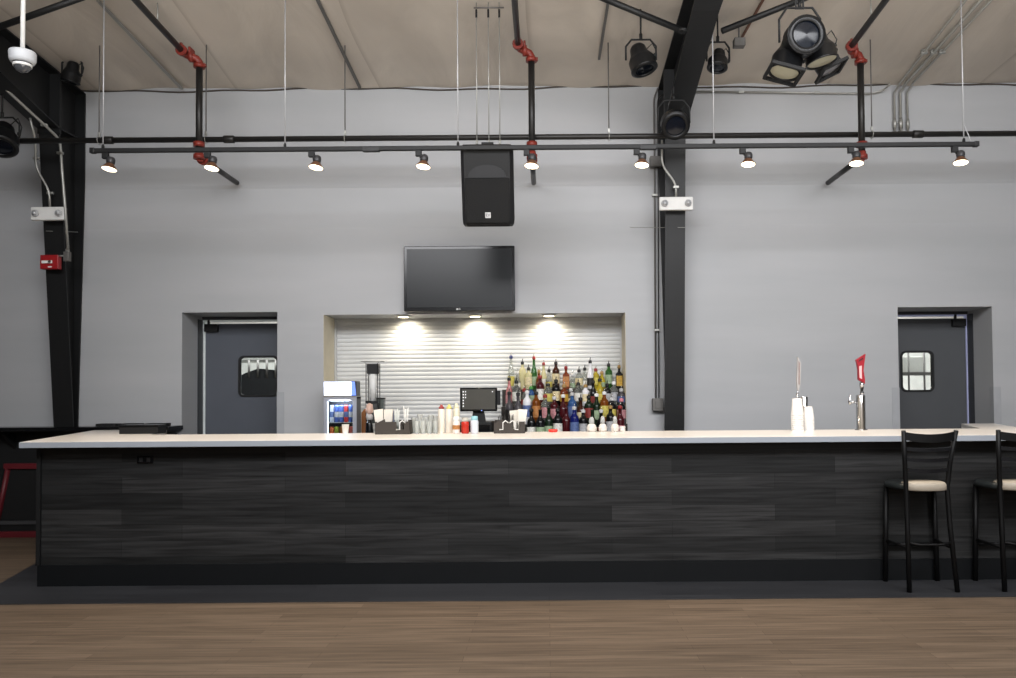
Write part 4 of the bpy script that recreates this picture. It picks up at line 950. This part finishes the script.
# ------------------------------------------------------------------ beer taps and cup stacks
def tower(px, ytop, Y, r, lab, faucet):
    c = at(px, 430, Y); h = at(px, ytop, Y).z-TOPZ
    q = thing('beer_tap', lab, 'beer tap', (c.x, Y, TOPZ), 'beer taps on the bar top')
    MB().lathe([(r*1.35, 0), (r*1.35, .006), (r, .012), (r, h-.006), (r*.9, h), (.001, h)], 26).build('tower', CHROME, q)
    if faucet:
        f = MB().tube([(-r*.9, 0, h*.80), (-r-.05, 0, h*.80)], .010, 12).build('side_faucet', CHROME, q)
        MB().lathe([(.001, -.03), (.012, -.024), (.017, 0), (.009, .02), (.004, .05), (.001, .055)], 14, c=(-r-.05, 0, h*.82)).build('faucet_knob', CHROME, f)
    return q, h
q, h = tower(861, 395, 6.75, .038, 'chrome beer tap tower with a red angular handle', True)
x0 = .022
MB().lathe([(.013, h), (.016, h+.02), (.012, h+.04), (.017, h+.06), (.016, h+.075), (.02, h+.08), (.02, h+.105), (.001, h+.106)], 16, c=(x0*.4, -.01, 0)).build('faucet_stem', CHROME, q)
RT = mat('tap_handle_red', (160, 28, 42), .4)
zz = h+.10; H2 = at(861, 354, 6.75).z-TOPZ-zz
hd = MB().prism([(-.018, zz+.03), (.034, zz-.005), (.036, zz+H2*.1), (.024, zz+H2*.45), (.030, zz+H2*.62), (.044, zz+H2), (-.034, zz+H2*.80), (-.024, zz+H2*.62), (-.018, zz+H2*.45)], -.016, .016, 'y').build('handle', RT, q)
MB().prism([(-.010, zz+H2*.18), (.010, zz+H2*.14), (.008, zz+H2*.4), (.010, zz+H2*.6), (-.012, zz+H2*.58), (-.012, zz+H2*.4)], -.0175, -.016, 'y').build('handle_panel', mat('tap_panel', (226, 190, 190), .4), hd)
MB().prism([(-.02, zz+H2*.72), (.022, zz+H2*.82), (.022, zz+H2*.88), (-.01, zz+H2*.80)], -.0175, -.016, 'y').build('handle_dark_mark', mat('tap_mark', (70, 30, 34), .4), hd)
q, h = tower(804.5, 396.5, 6.79, .032, 'chrome beer tap with a thin pale handle behind the cup stacks', False)
MB().tube([(-.03, 0, h-.02), (-.055, 0, h-.01), (-.06, 0, h+.02)], .009, 10).build('faucet_stem', CHROME, q)
H2 = at(799, 357, 6.79).z-TOPZ
MB().prism([(-.056, h+.05), (-.044, h+.05), (-.032, h+.10), (-.022, H2-.05), (-.050, H2), (-.062, h+.13)], -.010, .010, 'y').build('handle', mat('tap_pale', (176, 172, 170), .4), q)
MB().prism([(-.047, h+.10), (-.040, h+.10), (-.036, H2-.05), (-.044, H2-.03)], -.0115, -.010, 'y').build('handle_stripe', mat('tap_pale_brown', (120, 92, 84), .4), q)
MB().tube([(-.06, 0, h+.01), (-.048, 0, h+.06)], .006, 8).build('handle_ferrule', CHROME, q)
CUPW = mat('foam_cup_white', (232, 230, 226), .55)
for px, yt, Y, rb, rt, lab in ((797.5, 398.5, 6.66, .052, .037, 'taller inverted stack of white cups in front of the left beer tap'), (808.8, 406.5, 6.70, .046, .031, 'shorter inverted stack of white cups right beside the taller one')):
    c = at(px, 430, Y); h = at(px, yt, Y).z-TOPZ
    q = thing('cup_stack', lab, 'cup stack', (c.x, Y, TOPZ), 'inverted white cup stacks on the bar')
    pr = [(rb, 0)]; nlip = 9
    for k in range(nlip):
        z = k*h*.55/nlip; pr += [(rb, z+.001), (rb, z+.005), (rb-.002, z+.006), (rb-.002, z+h*.55/nlip)]
    pr += [(rb-.003, h*.56), (rt, h), (.001, h)]
    MB().lathe(pr, 28).build('stacked_cups', CUPW, q)

# ------------------------------------------------------------------ stools
SB = mat('stool_black', (10, 10, 11), .5, spec=.3)
SEATD = mat('seat_dark', (44, 48, 48), .4)
PAD = mat('seat_pad_beige', (176, 166, 150), .5)
def stool(xc, lab):
    t = thing('bar_stool', lab, 'bar stool', (xc, 5.64, .004), 'bar stools in front of the bar')
    # local: +y toward the bar (front of the stool)
    for s in (-1, 1):
        MB().tube([(s*.168, -.02, 0), (s*.150, .03, .45), (s*.145, .05, .72), (s*.160, .03, .90), (s*.185, -.015, 1.125)], [.018, .018, .018, .017, .016], 8).build('back_leg', SB, t)
        MB().tube([(s*.192, .318, 0), (s*.175, .315, .71)], .019, 8).build('front_leg', SB, t)
        MB().tube([(s*.153, .02, .30), (s*.182, .320, .30)], .012, 8).build('side_stretcher', SB, t)
    MB().tube([(-.187, .318, .27), (.187, .318, .27)], .013, 8).build('foot_rest', SB, t)
    MB().tube([(-.156, .015, .34), (-.08, -.0, .325), (.08, 0, .325), (.156, .015, .34)], .010, 8).build('rear_stretcher', SB, t)
    def rail(z, hgt, zc_, th=.008):
        b = MB(); n = 10; w = .150+.035*max(0, (z-.72)/.4); A = []
        for i in range(n+1):
            u = -1+2*i/n; dip = zc_*(1-u*u); yy = .04-.055*max(0, (z-.85)/.27)-.03*(1-u*u)
            A.append([b.bm.verts.new((u*w, yy+dy, z-dip+dz)) for dy, dz in ((-th, 0), (th, 0), (th, hgt), (-th, hgt))])
        for P, Q in zip(A, A[1:]):
            for k in range(4): b.bm.faces.new((P[k], P[(k+1) % 4], Q[(k+1) % 4], Q[k]))
        b.bm.faces.new(A[0][::-1]); b.bm.faces.new(A[-1]); return b
    rail(1.06, .058, .018, .011).build('top_strip', SB, t)
    for z in (.985, .91, .835): rail(z, .026, .008).build('back_slat', mat('stool_slat_sheen', (24, 24, 26), .25), t)
    # seat: dark tapered frame with pad
    n = 32
    def sup(u, a, b_, e=.55):
        c, s = math.cos(u), math.sin(u)
        return (a*math.copysign(abs(c)**e, c), b_*math.copysign(abs(s)**e, s))
    b = MB(); R = []
    for z, k in ((.700, .93), (.712, 1.0), (.728, 1.0), (.742, .97), (.748, .90)):
        ring = []
        for i in range(n):
            x_, y_ = sup(2*PI*i/n, .20*k, .165*k); x_ *= 1+.12*(y_/.165)
            ring.append(b.bm.verts.new((x_, .182+y_, z)))
        R.append(ring)
    for P, Q in zip(R, R[1:]):
        for i in range(n): b.bm.faces.new((P[i], P[(i+1) % n], Q[(i+1) % n], Q[i])).smooth = True
    b.bm.faces.new(R[0][::-1]); b.bm.faces.new(R[-1]).smooth = False
    b.build('seat', SEATD, t)
    b = MB(); R = []
    for z, k in ((.698, .90), (.704, 1.0), (.740, 1.0), (.752, .95), (.760, .8), (.764, .5)):
        ring = []
        for i in range(n):
            x_, y_ = sup(2*PI*i/n, .155*k, .105*k, .8)
            ring.append(b.bm.verts.new((x_, .10+y_, z)))
        R.append(ring)
    for P, Q in zip(R, R[1:]):
        for i in range(n): b.bm.faces.new((P[i], P[(i+1) % n], Q[(i+1) % n], Q[i])).smooth = True
    b.bm.faces.new(R[0][::-1]); b.bm.faces.new(R[-1]); b.build('seat_pad', PAD, t)
    return t
xs0 = at(932, 590, 5.64).x
s1 = stool(xs0, 'black metal bar stool with ladder back standing wholly in view at the bar')
copy_tree(s1, 'black metal bar stool cut off by the right edge of the picture', (xs0+.665, 5.64, .004))

# ------------------------------------------------------------------ lights
def area(name, loc, rot, sx, sy, e, col=(1, 1, 1), spread=180):
    ld = bpy.data.lights.new(name, 'AREA'); ld.shape = 'RECTANGLE'; ld.size = sx; ld.size_y = sy; ld.energy = e; ld.color = col; ld.spread = math.radians(spread)
    o = bpy.data.objects.new(name, ld); C.objects.link(o); o.location = loc; o.rotation_euler = rot; return o
area('room_light', (.7, 1.2, 4.9), (math.radians(64), 0, 0), 9, 2.0, 400, (.965, .97, 1), 120)
area('room_light', (2.0, -3.0, 3.0), (math.radians(86), 0, 0), 8, 3, 95, (.95, .97, 1))
area('kitchen_light', (-3.8, 10.6, 2.95), (0, 0, 0), 2, 2, 150)
area('kitchen_light', (4.8, 10.8, 2.95), (0, 0, 0), 2, 2, 190)
area('ceiling_fill', (.5, 3.5, 2.6), (PI, 0, 0), 7, 2, 170, (1, .95, .88))  # added upward fill that brightens the ceiling, no fixture there
wd = bpy.data.worlds.new('world'); bpy.context.scene.world = wd; wd.use_nodes = True
wd.node_tree.nodes['Background'].inputs[0].default_value = (.6, .65, .75, 1); wd.node_tree.nodes['Background'].inputs[1].default_value = .15
vs = bpy.context.scene.view_settings; vs.view_transform = 'Standard'; vs.look = 'None'; vs.exposure = 0; vs.gamma = 1
